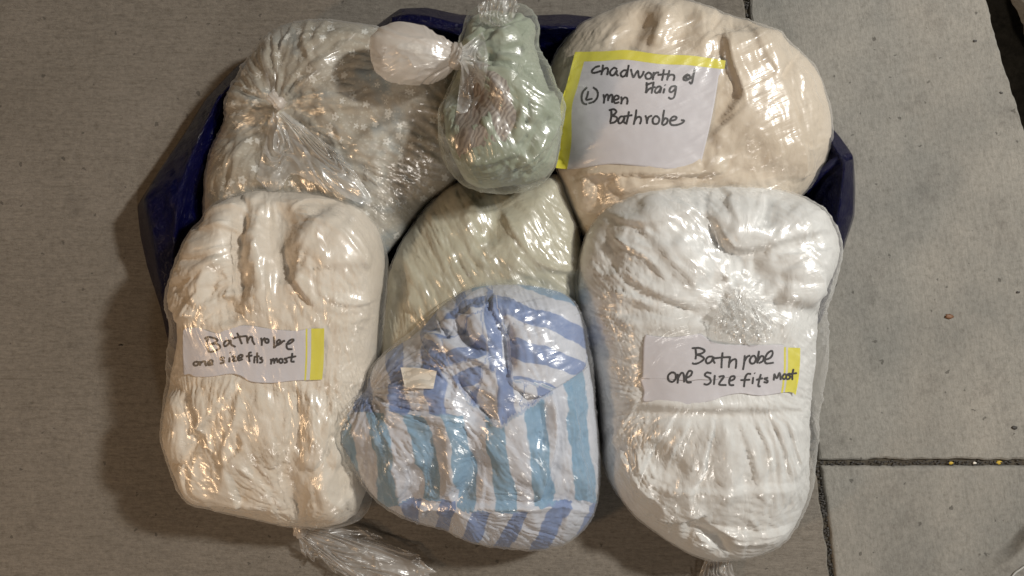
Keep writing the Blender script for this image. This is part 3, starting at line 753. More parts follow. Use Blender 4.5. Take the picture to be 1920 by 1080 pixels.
left_root, _ = bag('left', b4, l_cl, l_fl, 'bathrobe', MAT['robe_cream'], MAT['film'],
    ("cream bathrobe rolled inside the lower left bag, lit warm", "bathrobe"),
    ("clear bag around the cream robe, tied at its lower end with a frayed tail", "plastic bag"), note_poly=NOTE2, squeeze=((730,600,40,110,10),(700,950,60,60,14),(315,640,26,60,10)), cgain=1.35, seed=40, fuv=kl)
knot_ring('knot', 563, 990, .040, .010, .008, MAT['film_bulb'], left_root, ax=.3)
fan('tail', [(556,992),(563,998),(572,992)], [(570,1060),(590,1072),(612,1062),(640,1085),(700,1100),(790,1100),(835,1078),(800,1045),(740,1018),(690,985)], .045, .016, MAT['film_end'], left_root, n=110, m=150, pleat=3, amp=.010, seed=61, torn=24, p=.7, crump=.0016, spread=.9)

# ---- 5. right white robe
RR = [(1150,376),(1200,350),(1280,341),(1360,344),(1440,351),(1503,370),(1550,402),(1575,442),(1573,500),(1556,560),(1551,620),(1553,680),(1541,740),(1531,820),(1525,900),(1507,960),(1470,1015),(1420,1042),(1360,1051),(1300,1040),(1230,1000),(1170,945),(1132,880),(1126,820),(1118,740),(1101,660),(1082,590),(1078,520),(1094,450),(1120,402)]
NOTE3 = Z((1180,610), 5.647, [(175,100),(400,130),(690,100),(760,95),(910,185),(1200,210),(1600,205),(1640,230),(1810,240),(1800,500),(1760,740),(1690,705),(1400,745),(1180,720),(1000,750),(900,790),(640,860),(450,810),(150,810),(115,560),(150,180)])
r7 = lambda pts: Z((1060,330), 2.77, pts)
r8 = lambda pts: Z((1060,620), 2.348, pts)
kr = (1385,560)
def r_cl(X, Y, b):
    st = [('f',20,34,r7([(730,190),(790,260),(830,345),(900,385),(1050,365),(1200,315),(1400,290)][::-1])),('s',-14,26,r7([(760,230),(820,350),(920,395),(1060,375)])),
          ('f',13,24,r7([(220,190),(330,250),(480,255),(600,215),(730,195)][::-1])),
          ('f',13,20,r7([(1030,100),(1010,200),(960,270),(1010,330)])),('s',-10,16,r7([(1040,110),(1030,200),(985,270)])),
          ('f',11,18,r7([(790,50),(850,110),(835,160),(900,280)][::-1])),
          ('f',10,18,r7([(480,90),(520,140),(700,200)])),('s',8,18,r7([(420,110),(460,180),(400,220)])),
          ('f',8,13,r7([(210,270),(280,350),(400,420),(530,540)][::-1])),('s',-10,20,r7([(210,250),(230,400),(200,520)])),
          ('f',6,11,r7([(480,360),(560,460),(690,590)][::-1])),('s',8,20,r7([(560,330),(640,430),(760,560)])),
          ('f',6,10,r7([(240,580),(450,660),(700,720)])),('f',8,14,r7([(300,500),(450,600),(700,700)][::-1])),
          ('s',-9,18,r7([(270,700),(480,720),(720,730)])),('s',9,18,r7([(280,760),(480,760),(740,780)])),
          ('f',9,20,r7([(1100,410),(1250,400),(1400,380)])),('f',10,20,r7([(1120,500),(1250,470),(1330,540),(1340,660)])),
          ('s',-12,18,r7([(1040,660),(1200,690),(1340,740)])),('s',8,22,r7([(1100,620),(1240,640),(1330,680)])),
          ('s',-10,26,r7([(700,560),(860,520),(1100,540)])),('s',10,22,r7([(1180,140),(1260,200),(1330,160)])),('f',9,18,r7([(1190,260),(1300,200),(1400,230)])),
          ('f',8,16,r7([(860,380),(850,500),(860,560)])),('s',-6,10,r7([(940,420),(930,530)])),('s',-6,9,r7([(990,420),(1000,520)])),
          # lower half
          ('s',8,16,r8([(160,270),(320,290),(640,330),(1060,350)])),('s',-9,12,r8([(150,360),(400,370),(700,372),(1060,355)])),
          ('f',8,14,r8([(660,370),(620,520),(600,640),(540,720)])),('f',4.5,7,r8([(755,375),(800,500),(840,640),(850,720)][::-1])),('s',8,24,r8([(705,380),(710,550),(715,760)])),
          ('f',4.5,7,r8([(560,380),(480,520),(450,620)])),('f',4.5,7,r8([(510,340),(400,500),(310,650)])),('f',4.5,7,r8([(330,290),(250,430),(200,520)])),
          ('f',4.5,7,r8([(830,380),(890,520),(900,640)][::-1])),('f',4.5,7,r8([(900,370),(960,520),(1000,680)][::-1])),('f',4.5,7,r8([(965,370),(1010,520),(1050,620)][::-1])),
          ('s',-9,22,r8([(380,480),(420,580),(540,640)])),('f',9,22,r8([(420,690),(560,700),(760,700),(1040,680)])),
          ('f',10,16,r8([(370,800),(480,830),(620,800)][::-1])),('s',-13,16,r8([(520,830),(560,870),(640,900),(720,950)])),('f',13,18,r8([(560,880),(640,930),(720,980)])),
          ('f',8,12,r8([(620,850),(780,885),(960,870),(1020,850)])),('f',6,10,r8([(640,900),(800,915),(980,880)])),
          ('s',-7,16,r8([(700,890),(690,980)])),('s',-6,10,r8([(170,440),(210,460)])),('s',7,26,r8([(220,560),(300,640),(360,760)]))]
    st += seam([(1290,982),(1360,1000),(1430,998),(1492,982)], 10) + seam([(1140,800),(1200,905),(1262,960)], 9) + seam([(1120,470),(1200,560),(1300,600)], 9) + seam([(1450,380),(1500,430),(1548,520)], 9) + seam([(1440,790),(1462,860),(1466,940)], 8)
    h = strokes(X, Y, st)
    h += strokes(X, Y, rnd_strokes(71, 46, (1090,360,1560,620), lambda x,y: math.atan2(y-kr[1], x-kr[0]), .6, (50,130), (7,18), (1,3.6), 'fs'))
    h += strokes(X, Y, rnd_strokes(72, 46, (1140,780,1520,1030), lambda x,y: 1.57 - (x-1350)*.003, .3, (50,140), (6,14), (.8,2.6), 'fs'))
    h += strokes(X, Y, rnd_strokes(79, 46, (1090,350,1565,620), lambda x,y: math.atan2(y-kr[1], x-kr[0]), .5, (40,140), (3,8), (.6,2.2), 'fr'))
    h += strokes(X, Y, rnd_strokes(80, 46, (1135,780,1520,1035), lambda x,y: 1.57 - (x-1350)*.003, .5, (30,120), (3,7), (.5,1.7), 'fr'))
    return h + .003*fbm(X/40, Y/40, 38)
def r_fl(X, Y, b):
    h = gather(X, Y, kr, 9, 3.2, 25, 280, 76, twist=.25)
    h += strokes(X, Y, rnd_strokes(73, 330, (1085,350,1570,640), lambda x,y: math.atan2(y-kr[1], x-kr[0]) if y<720 else 1.5, .45, (25,130), (2.2,6.5), (.4,1.8)))
    h += strokes(X, Y, rnd_strokes(74, 230, (1130,760,1540,1040), lambda x,y: 1.57 - (x-1350)*.004, .28, (30,150), (2.2,6), (.35,1.7)))
    h += strokes(X, Y, rnd_strokes(77, 90, (1480,560,1550,900), 1.75, .35, (30,120), (3,8), (1,3.5)))
    h += strokes(X, Y, rnd_strokes(78, 60, (1085,560,1190,760), 1.4, .3, (30,120), (3,8), (1,3.)))
    return h
b5 = build_body(RR, (1335,700), .004, .195, 335, p=3.1, q=2.15, zeq=.088, tilt=(0,-.09))
right_root, _ = bag('right', b5, r_cl, r_fl, 'bathrobe', MAT['robe_white'], MAT['film'],
    ("white bathrobe packed inside the lower right bag beside the slab joint", "bathrobe"),
    ("clear plastic bag around the white robe, bunched into a pleated tuft above its note", "plastic bag"), note_poly=NOTE3, seed=50, squeeze=((1560,680,60,140,17),(1085,640,40,120,8),(1540,850,40,90,6)), cgain=1.2, fuv=kr)
bz = bvh_of(b5['film'])
zz = cast(bz, 1390, 600)[2]
fan('tail', [(1372,548),(1386,536),(1402,546)], [(1335,600),(1345,640),(1385,645),(1420,645),(1446,638),(1452,600)], zz+.006, zz+.001, MAT['film_dense'], right_root, n=80, m=100, pleat=6, amp=.0026, seed=81, torn=5, p=.7, on=bz, lift=.003, crump=.0035)
fan('tail', [(1325,1040),(1345,1046),(1368,1042)], [(1300,1105),(1325,1110),(1350,1112),(1382,1100)], .03, .012, MAT['film_end'], right_root, n=50, m=50, pleat=4, amp=.008, seed=83, torn=8)

# ---- 6. striped bag
ST = [(872,542),(930,531),(1000,534),(1062,552),(1092,592),(1109,660),(1116,720),(1121,800),(1126,880),(1118,950),(1086,1002),(1040,1026),(980,1031),(900,1019),(820,992),(750,966),(700,932),(658,882),(620,842),(598,803),(626,758),(678,722),(694,690),(722,660),(770,622),(820,577)]
s6 = lambda pts: Z((600,520), 2.0, pts)
ks = (690,735)
def st_cl(X, Y, b):
    st = [('f',12,18,s6([(650,60),(650,130),(700,220),(710,340),(720,380)][::-1])),('s',-14,13,s6([(655,120),(700,220),(715,360)])),
          ('f',11,20,s6([(1020,290),(960,350),(870,410),(800,440),(700,380)])),
          ('s',-13,18,s6([(470,350),(540,450),(640,550)])),('f',10,18,s6([(480,340),(560,470),(660,540),(760,490)])),
          ('s',9,22,s6([(560,180),(620,260),(600,330)])),('r',12,16,s6([(560,110),(600,180),(660,250)])),('s',-11,14,s6([(520,150),(560,240),(680,300)])),
          ('f',9,15,s6([(420,200),(520,260),(640,330)])),('r',9,13,s6([(670,540),(672,460),(680,400)])),
          ('f',7,12,s6([(240,500),(400,510),(530,505)])),
          ('f',8,14,s6([(1030,880),(900,850),(780,850),(520,850),(440,860),(280,850)][::-1])),
          ('s',9,24,s6([(500,540),(480,660),(520,820)])),('s',-9,20,s6([(430,560),(440,700),(410,820)])),('s',9,24,s6([(620,560),(700,660),(820,760)])),
          ('f',9,18,s6([(870,420),(880,560),(860,700),(820,840)])),('s',-8,18,s6([(820,470),(840,560),(800,640)])),('f',7,16,s6([(930,400),(960,600),(1000,850)])),
          ('s',-10,20,s6([(600,640),(560,760),(500,840)])),('s',8,20,s6([(720,480),(760,600),(780,680)])),
          ('s',-7,16,s6([(400,860),(480,970)])),('s',6,18,s6([(520,860),(600,980)])),('s',-9,20,s6([(340,700),(360,800),(300,850)]))]
    h = strokes(X, Y, st)*1.25
    h += strokes(X, Y, rnd_strokes(91, 46, (770,560,960,790), .9, .8, (40,110), (7,14), (2,6), 'frs'))
    h += strokes(X, Y, rnd_strokes(92, 46, (700,760,1110,1000), 1.3, .45, (50,140), (8,18), (1,3.2), 'fs'))
    h += gather(X, Y, ks, 6, 4.5, 20, 190, 97, twist=.2)
    return h + .002*fbm(X/34, Y/34, 48)
def st_fl(X, Y, b):
    h = gather(X, Y, ks, 13, 4.2, 20, 260, 96, a0=.5, a1=2.6, twist=.15)
    h += gather(X, Y, ks, 9, 2.4, 20, 330, 98, twist=.2)
    h += strokes(X, Y, rnd_strokes(93, 260, (700,540,1120,780), .55, .55, (25,110), (2.2,6), (.4,1.9)))
    h += strokes(X, Y, rnd_strokes(94, 300, (680,760,1120,1020), lambda x,y: math.atan2(y-ks[1], x-ks[0])+.2, .5, (25,120), (2.2,6), (.4,1.8)))
    h += strokes(X, Y, [('r',6,7,s6(q)) for q in ([(380,250),(480,330),(640,360)],[(230,300),(360,240),(460,240)],[(240,470),(320,500),(480,520)],[(200,420),(300,450)])])
    return h
def st_attr(X, Y, b):
    # work in the local zoomed frame (x6, y6) and split the cloth into the panels the fold lines make
    x = (X-600)*2 + 8*fbm(X/40, Y/40, 5)*2; y = (Y-520)*2 + 8*fbm(X/40, Y/40, 6)*2
    hue = np.zeros(X.shape); s = np.zeros(X.shape)
    # main lower panel: near vertical teal stripes
    bend = 26*np.sin((y-480)/170) 
    s[:] = (x - (y-520)*.10 - bend*np.clip((900-x)/500,0,1) - 355)/152.0
    # right edge: stripes follow the side
    # bottom band
    m = y > 855 + 12*np.sin(x/90) ; 
    s = np.where(m, (x + (y-860)*.55 - 480 + np.clip(500-x,0,400)*-.9*(y-860)/200)/142.0, s); hue = np.where(m, 1.0, hue)
    # upper left strip, periwinkle vertical stripes
    m = (y < 508) & (x < 540) ; s = np.where(m, (x - 290 + (y-400)*-.15)/146.0, s); hue = np.where(m, 1.0, hue)
    # crumpled middle
    m = poly_mask(x, y, [(380,250),(480,140),(560,60),(660,20),(700,230),(715,380),(870,420),(760,500),(670,545),(560,470),(470,350)], 1) > .5
    rs = np.random.RandomState(12); cx_ = rs.uniform(380, 900, 15); cy_ = rs.uniform(20, 540, 15); aa = rs.uniform(0, 3.1, 15)
    wx = x + 30*fbm(x/70, y/70, 31); wy = y + 30*fbm(x/70, y/70, 32)
    idx = np.argmin(np.stack([(wx-cx_[k])**2 + (wy-cy_[k])**2 for k in range(15)]), 0); ang = idx*.5
    ca, sa = np.cos(aa[idx]), np.sin(aa[idx])
    s = np.where(m, (x*ca + y*sa)/125.0 + ang*.74, s); hue = np.where(m, 1.0, hue)
    # upper right panel: bands sloping down to the right
    m = poly_mask(x, y, [(640,-60),(720,-60),(1100,-60),(1100,250),(1020,290),(960,350),(870,412),(715,380),(700,220),(650,60)], 1) > .5
    s = np.where(m, (y - (x-700)*.22 - 60*((x-700)/300)**2*.5 - 125)/137.0, s); hue = np.where(m, 1.0, hue)
    m2 = m & (y - (x-740)*.45 < 62); hue = np.where(m2, 0.25, hue)
    return dict(stripe=s + 6*blur(b['dc'], 3), hue=hue)
b6 = build_body(ST, (905,800), .004, .205, 365, p=2.9, q=2.05, zeq=.085, tilt=(0,-.16))
striped_root, _ = bag('striped', b6, st_cl, st_fl, 'bedding', MAT['stripe'], MAT['film'],
    ("blue, teal and white striped bedding crumpled inside the bottom centre bag", "bedding"),
    ("clear plastic bag pleated to one side over the blue and white striped bedding", "plastic bag"), attrs=st_attr, squeeze=((625,800,70,110,9),(1125,650,30,70,8),(760,600,60,50,8)), seed=60, cgain=1.3, fuv=ks)
mid = b6['co'] + b6['n'] * .004
tq = bvh_of(b6['film'])
def coons(top, right, bottom, left, n, m):
    T = resample(catmull(top, 5), m); B = resample(catmull(bottom, 5), m); L_ = resample(catmull(left, 5), n); R_ = resample(catmull(right, 5), n)
    u = np.linspace(0, 1, m)[None, :, None]; v = np.linspace(0, 1, n)[:, None, None]
    G = (1-v)*T[None] + v*B[None] + (1-u)*L_[:, None] + u*R_[:, None] - ((1-u)*(1-v)*T[0] + u*(1-v)*T[-1] + (1-u)*v*B[0] + u*v*B[-1])
    return G
def lay(G, bv, lift, sm=2):
    n, m = G.shape[:2]; co = np.zeros((n, m, 3))
    for i in range(n):
        for j in range(m): co[i, j] = cast(bv, G[i, j, 0], G[i, j, 1])
    z = blur(co[..., 2], sm) + lift if sm else co[..., 2] + lift
    return P(G[..., 0], G[..., 1], z)
G = coons(s6([(302,338),(370,340),(438,352)]), s6([(438,352),(425,418)]), s6([(318,412),(370,416),(425,418)]), s6([(302,338),(318,412)]), 12, 18)
oc = next(o for o in bpy.data.objects if o.name.startswith('bedding') and 'teal' in o.get('label', ''))
grid_obj('care_tag', lay(G, bvh_of(b6['film']), -.0002, 1), MAT['tagw'], oc)

# ---- 7. small sage bag on top
SM = [(880,25),(915,2),(950,0),(985,8),(1010,38),(1012,90),(1030,130),(1046,180),(1051,250),(1041,310),(1010,346),(950,363),(890,356),(845,322),(825,272),(828,210),(845,150),(862,110),(868,62)]
m2 = lambda pts: Z((660,0), 2.5705, pts)
ksm = (868,100)
def sm_cl(X, Y, b):
    st = [('s',-16,26,m2([(520,300),(560,450),(600,600)])),('f',12,20,m2([(660,540),(720,680),(800,700)])),('f',11,16,m2([(560,330),(700,340),(780,370),(820,480),(800,600)])),
          ('f',12,20,m2([(680,300),(760,350),(900,460),(980,430)])),('s',10,30,m2([(700,130),(740,200),(680,290)])),('s',-12,14,m2([(620,260),(760,230),(840,210)])),
          ('r',11,15,m2([(850,600),(890,540),(930,580)])),('f',10,20,m2([(850,600),(760,730),(620,780),(480,740)])),
          ('s',-10,16,m2([(790,130),(870,150),(890,240)])),('r',9,14,m2([(960,420),(960,600),(860,740)])),('f',9,16,m2([(960,600),(900,720),(760,820)]))]
    h = strokes(X, Y, st)
    h += strokes(X, Y, rnd_strokes(101, 46, (830,10,1045,355), lambda x,y: math.atan2(y-ksm[1], x-ksm[0])+.3, .5, (30,90), (6,13), (1.2,4), 'fsr'))
    return h
def sm_fl(X, Y, b):
    h = gather(X, Y, ksm, 10, 4.0, 15, 260, 106, twist=.15)
    h += strokes(X, Y, rnd_strokes(103, 260, (830,5,1048,360), lambda x,y: math.atan2(y-ksm[1], x-ksm[0])+.15, .4, (20,100), (2.2,5.5), (.4,1.7)))
    h += strokes(X, Y, [('r',8,8,m2(q)) for q in ([(540,280),(560,500),(600,720)],[(560,280),(700,420),(760,560)],[(570,270),(720,260),(840,215)],[(500,360),(480,560),(520,720)])])
    return h
b7 = build_body(SM, (940,210), .130, .262, 230, p=2.4, q=2.0, zeq=.185, phim=135)
b7['co'][..., 2] += (-.00012*np.clip(110-b7['Y'], 0, 120))[...]
sage_root, _ = bag('sage', b7, sm_cl, sm_fl, 'bedding', MAT['sage'], MAT['film_sage'],
    ("sage green cloth inside the small bag on top of the pile", "bedding"),
    ("small tied bag with a puffed pale end, lying on top of the pile", "plastic bag"), bridge=.0028, fuv=ksm, cgain=1.9, capc=(.034,.02), cw=((26,70,6.5),(13,50,3.6)), squeeze=((845,290,40,70,14),(1040,130,30,70,12),(950,20,60,30,16),(960,360,60,24,10)))
# brown pink striped cloth showing inside
bz7 = bvh_of(b7['co'] + b7['n']*.0008)
PK = m2([(560,330),(640,300),(760,375),(810,470),(815,600),(760,720),(700,790),(600,790),(500,740),(500,520)])
bp = build_body(PK, m2([(660,560)])[0], .18, .27, 110, phim=100)
zz = bz7
X7, Y7 = bp['X'], bp['Y']
film7 = bvh_of(b7['film'])
cop = np.zeros(bp['co'].shape)
dd = strokes(X7, Y7, rnd_strokes(111, 46, (850,120,980,310), lambda x,y: math.atan2(y-ksm[1], x-ksm[0]), .5, (25,80), (4,10), (1,4), 'fr'))
for i in range(cop.shape[0]):
    for j in range(cop.shape[1]):
        cop[i, j] = cast(film7, X7[i, j], Y7[i, j], .25)
edge = np.clip((bp['a'])**6, 0, 1)
cz = blur(cop[..., 2], 4) - .0024 + np.clip(.5*dd, -.004, .0012) - .012*edge
tag(grid_obj('folded_cloth', P(X7, Y7, cz), MAT['pink']), "brown and pink striped cloth folded against the sage cloth in the small top bag", "cloth")
kz = .228
knot_ring('knot', 858, 108, kz, .011, .0085, MAT['film_bulb'], sage_root, ax=-.25)
lump_film('puffed_end', [(854,90),(836,72),(800,51),(758,41),(718,47),(695,72),(692,102),(702,133),(728,153),(770,161),(810,156),(840,142),(854,126)], (775,100), kz-.034, kz+.028, MAT['film_bulb'], sage_root, knot=(868,108), freq=9, amp=2.4, seed=121, N=150, n_cr=45)
fan('neck', [(850,100),(858,112),(866,122)], [(905,60),(915,110),(905,170),(885,205),(855,215)], kz+.004, .275, MAT['film_tail'], sage_root, n=50, m=60, pleat=6, amp=.003, seed=131, torn=0, on=film7, lift=.002)
fan('loose_corner', [(900,40),(930,50),(960,40)], [(895,8),(915,-6),(955,-14),(975,8)], .236, .25, MAT['film_tail'], sage_root, n=50, m=60, pleat=2, amp=.005, seed=133, torn=4, crump=.003)

# ------------------------------------------------------------------ paper notes with handwriting
def note(key, edges, ins, off, sc, strokes_, strips, label, ww=4.2):
    mb = bvh_of(NOTES[key])
    ed = [Z(off, sc, e) for e in edges]
    G = coons(*ed, 60, 80)
    co = lay(G, mb, .0, 4)
    n, m = G.shape[:2]
    co[..., 2] += .0008*fbm(G[..., 0]/30, G[..., 1]/30, 3)
    uv = np.stack(np.broadcast_arrays(np.linspace(0, 1, m)[None, :], 1-np.linspace(0, 1, n)[:, None]), -1)
    o = grid_obj('paper_note', co, MAT['paper'], None, uv); tag(o, label, "note")
    md = o.modifiers.new("thickness", 'SOLIDIFY'); md.thickness = .0002; md.offset = -1
    if normals(co)[30, 30, 2] < 0: md.offset = 1
    pb = bvh_of(co)
    for (u0, u1, v0, v1) in strips:
        i0, i1 = int(v0*(n-1)), max(int(v1*(n-1)), int(v0*(n-1))+1); j0, j1 = int(u0*(m-1)), max(int(u1*(m-1)), int(u0*(m-1))+1)
        c2 = co[i0:i1+1, j0:j1+1].copy(); c2[..., 2] += .0003
        grid_obj('yellow_band', c2, MAT['yellow'], o)
    V = []; F = []
    rs = np.random.RandomState(7)
    for st in strokes_:
        p = Z(off, sc, st); p = catmull(p, 6) if len(p) > 2 else catmull(p, 8)
        if len(st) == 1 or np.ptp(np.array(p), axis=0).max() < .5: p = np.array([p[0], p[0]+(1.6, 1.2)])
        L = np.linalg.norm(p[-1]-p[0])
        d = np.gradient(p, axis=0); d /= np.linalg.norm(d, axis=1, keepdims=True)+1e-9
        nn = np.stack([-d[:, 1], d[:, 0]], 1); k0 = len(V)
        for i in range(len(p)):
            e = min(i, len(p)-1-i); hw = ww*.5*(.72 if e == 0 else 1.0)*rs.uniform(.9, 1.1)
            for sgn in (-1, 1):
                q = p[i]+nn[i]*hw*sgn + (d[i]*(-.5 if i == 0 else (.5 if i == len(p)-1 else 0)))
                h = cast(pb, q[0], q[1]); h[2] += .00055; V.append(h)
        for i in range(len(p)-1):
            a = k0+2*i; F.append((a, a+1, a+3, a+2))
    link('handwriting', mesh_from('handwriting', V, F, MAT['ink']), o)
W1 = [[(365,190),(330,200),(302,228),(310,245),(345,240),(375,228)],[(392,180),(388,215),(378,262)],[(378,245),(400,215),(425,205),(432,225),(425,262)],
 [(505,215),(480,205),(450,235),(455,262),(480,262),(505,225),(500,250),(515,270)],[(588,228),(560,225),(535,250),(545,275),(570,268),(590,230)],[(600,182),(590,240),(585,278)],
 [(618,215),(628,258),(640,280),(660,245),(675,230),(680,265),(690,285),(712,260),(722,232)],[(755,245),(735,265),(745,292),(775,290),(785,262),(765,243),(752,247)],
 [(803,240),(800,270),(795,302)],[(800,268),(820,245),(845,243)],[(885,218),(878,265),(868,308)],[(835,262),(880,258),(918,255)],[(930,225),(920,265),(910,305)],[(912,285),(935,262),(962,262),(970,280),(962,308)],
 [(1080,255),(1050,275),(1045,300),(1070,305),(1095,285),(1085,262),(1060,285),(1100,290),(1128,258)],[(1136,208),(1125,260),(1110,330),(1090,318)],
 [(745,322),(745,365),(738,408)],[(740,408),(760,380),(790,365),(815,360)],[(738,345),(790,325)],[(802,318),(795,360),(785,412)],
 [(862,360),(845,355),(825,368),(812,395),(828,408),(850,388),(864,362),(852,408)],[(890,372),(880,410)],[(893,342),(896,346)],[(980,352),(945,358),(930,390),(945,402),(972,380),(985,352)],[(985,352),(978,400),(965,445),(940,455),(922,443)],
 [(262,362),(228,400),(218,450),(232,490),(262,500)],[(312,362),(345,392),(347,440),(318,478),(275,492)],[(272,395),(265,430),(256,462),(305,455)],
 [(395,420),(402,455),(398,492)],[(402,455),(420,422),(434,432),(432,472)],[(434,460),(452,425),(468,430),(465,487)],[(485,465),(515,455),(517,435),(495,430),(478,460),(490,490),(522,482)],[(540,438),(543,470),(538,498)],[(543,470),(565,446),(585,450),(590,475),(585,500)],
 [(458,545),(460,590),(450,645)],[(440,548),(480,540),(500,560),(480,583),(462,592),(495,600),(507,620),(485,645),(448,652)],[(562,600),(535,600),(515,630),(525,655),(550,640),(567,603),(560,640),(578,655)],
 [(602,558),(592,610),(580,662)],[(558,598),(600,592),(628,588)],[(662,543),(655,600),(640,664)],[(645,635),(670,605),(695,605),(700,630),(690,660)],[(735,590),(745,620),(748,657)],[(748,640),(760,605),(788,592)],
 [(815,595),(795,620),(800,655),(835,655),(848,620),(830,598),(812,596)],[(887,546),(878,600),(870,665)],[(875,640),(895,612),(915,625),(905,655),(875,670)],[(930,635),(975,625),(987,605),(960,600),(935,630),(945,665),(990,667),(1035,650),(1047,632),(1025,628)]]
note('beige', ([(165,75),(400,70),(600,60),(850,95),(1100,105),(1385,145)],[(1385,145),(1372,215),(1330,270),(1318,350),(1270,620),(1190,960)],[(10,1015),(150,1025),(380,990),(500,985),(680,1000),(880,1022),(1030,1020),(1190,960)],[(165,75),(100,330),(45,520),(45,800),(10,1015)]),
     None, (1040,80), 4.3206, W1, [(0,1,0,.085),(0,.08,.085,1)], "large white note with yellow edges handwritten with Chadworth and Haig, over the beige robe", 3.9)
W2 = [[(385,225),(370,280),(385,340),(400,380)],[(345,228),(380,205),(450,215),(500,240),(470,270),(400,297)],[(400,297),(480,285),(530,315),(510,350),(430,382),(388,375)],
 [(640,245),(600,250),(575,290),(590,315),(630,290),(655,245),(665,295),(715,322)],[(735,155),(765,220),(792,288)],[(680,222),(760,202),(850,192)],[(850,190),(856,240),(862,280)],[(860,250),(890,205),(915,210),(920,250),(947,297)],
 [(1020,215),(1030,255),(1030,307)],[(1028,265),(1050,230),(1072,215)],[(1095,225),(1070,240),(1080,270),(1108,270),(1112,240),(1092,226)],[(1178,197),(1180,260),(1178,338)],[(1180,332),(1215,300),(1252,262),(1240,238),(1212,262),(1225,298),(1262,280)],[(1262,280),(1285,255),(1308,250)],
 [(1320,290),(1370,280),(1412,245),(1395,232),(1350,260),(1328,310),(1345,347),(1397,350)],
 [(240,500),(212,520),(225,545),(260,540),(270,510),(240,498)],[(285,495),(290,525),(292,547)],[(292,525),(320,500),(350,500),(355,530),(367,550)],[(385,520),(430,515),(440,490),(410,485),(385,515),(395,540),(447,530)],
 [(587,455),(545,450),(535,472),(575,490),(570,512),(530,520)],[(645,450),(640,507)],[(650,390),(654,394)],[(670,440),(712,440),(680,490),(727,487)],[(740,460),(785,450),(802,425),(770,420),(742,455),(755,485),(802,470)],
 [(907,390),(880,395),(877,440),(885,502)],[(843,437),(917,425)],[(945,435),(940,517)],[(975,392),(976,450),(978,517)],[(955,440),(1002,435)],[(1037,450),(1010,460),(1037,482),(1032,505),(1003,512)],
 [(1138,468),(1145,500),(1140,532)],[(1145,500),(1170,465),(1180,500),(1180,522)],[(1182,500),(1208,462),(1222,512)],[(1250,465),(1238,490),(1255,515),(1280,505),(1275,470),(1248,466)],[(1337,460),(1305,465),(1327,485),(1330,505),(1298,515)],[(1397,398),(1390,450),(1385,495),(1422,500)],[(1343,452),(1442,435)]]
note('left', ([(85,145),(110,100),(270,95),(400,140),(510,160),(600,110),(760,70),(900,70),(1150,110),(1450,130),(1580,105),(1780,100)],[(1780,100),(1775,450),(1755,715)],[(90,660),(170,650),(230,680),(420,680),(650,645),(780,670),(900,740),(1170,755),(1400,730),(1755,715)],[(85,145),(80,400),(90,660)]),
     None, (330,600), 6.4, W2, [(.915,1,0,1),(.885,.892,0,1)], "torn white paper strip handwritten Bath robe one size fits most, across the cream robe", 3.9)
W3 = [[(700,245),(706,310),(700,358)],[(663,242),(740,240),(797,265),(770,295),(707,310)],[(707,310),(760,325),(790,355),(740,395),(690,408),(666,400)],[(880,330),(835,335),(810,370),(825,402),(865,385),(892,335),(890,375),(907,402)],
 [(987,288),(978,370),(975,452)],[(890,350),(980,340),(1067,335)],[(1067,330),(1058,390),(1052,447)],[(1055,410),(1085,370),(1125,360),(1132,400),(1125,457)],
 [(1222,318),(1215,400),(1203,470)],[(1215,390),(1245,335),(1277,320)],[(1300,325),(1275,365),(1285,400),(1320,400),(1340,360),(1325,325),(1298,326)],[(1372,272),(1360,350),(1354,402)],[(1358,385),(1390,330),(1420,332),(1415,375),(1372,400)],[(1430,365),(1490,345),(1517,300),(1505,270),(1460,300),(1435,360),(1450,402),(1527,395)],
 [(450,495),(412,530),(415,580),(455,598),(490,565),(485,510),(448,496)],[(510,515),(515,560),(510,614)],[(515,560),(550,505),(575,520),(580,602)],[(600,560),(650,530),(662,490),(630,485),(603,540),(610,600),(657,602)],
 [(867,508),(820,500),(800,530),(850,560),(860,600),(825,627),(788,620)],[(905,528),(895,627)],[(948,545),(1002,540),(950,622),(1027,632)],[(1060,590),(1107,570),(1112,540),(1075,545),(1058,590),(1065,630),(1107,632)],
 [(1287,515),(1250,515),(1225,560),(1213,652)],[(1178,580),(1277,575)],[(1312,550),(1303,620)],[(1325,505),(1329,509)],[(1392,518),(1375,580),(1365,640),(1387,645)],[(1343,577),(1412,560)],[(1467,555),(1430,565),(1462,585),(1457,605),(1423,600)],
 [(1535,513),(1528,582)],[(1535,513),(1560,560),(1590,503),(1602,577)],[(1640,515),(1620,545),(1635,570),(1660,550),(1655,520),(1638,516)],[(1702,510),(1675,520),(1702,540),(1690,565),(1663,570)],[(1737,463),(1725,520),(1725,577)],[(1693,517),(1772,505)]]
note('right', ([(175,100),(400,130),(690,100),(760,95),(910,185),(1200,210),(1600,205),(1640,230),(1810,240)],[(1810,240),(1800,500),(1760,740)],[(150,810),(260,805),(450,810),(640,860),(780,820),(900,790),(1000,750),(1180,720),(1400,745),(1690,705),(1760,740)],[(175,100),(150,180),(135,540),(112,560),(150,700),(138,780),(150,810)]),
     None, (1180,610), 5.647, W3, [(.935,1,0,1),(.905,.912,0,1)], "torn white paper strip handwritten Bath robe one size fits most, across the white robe", 3.9)

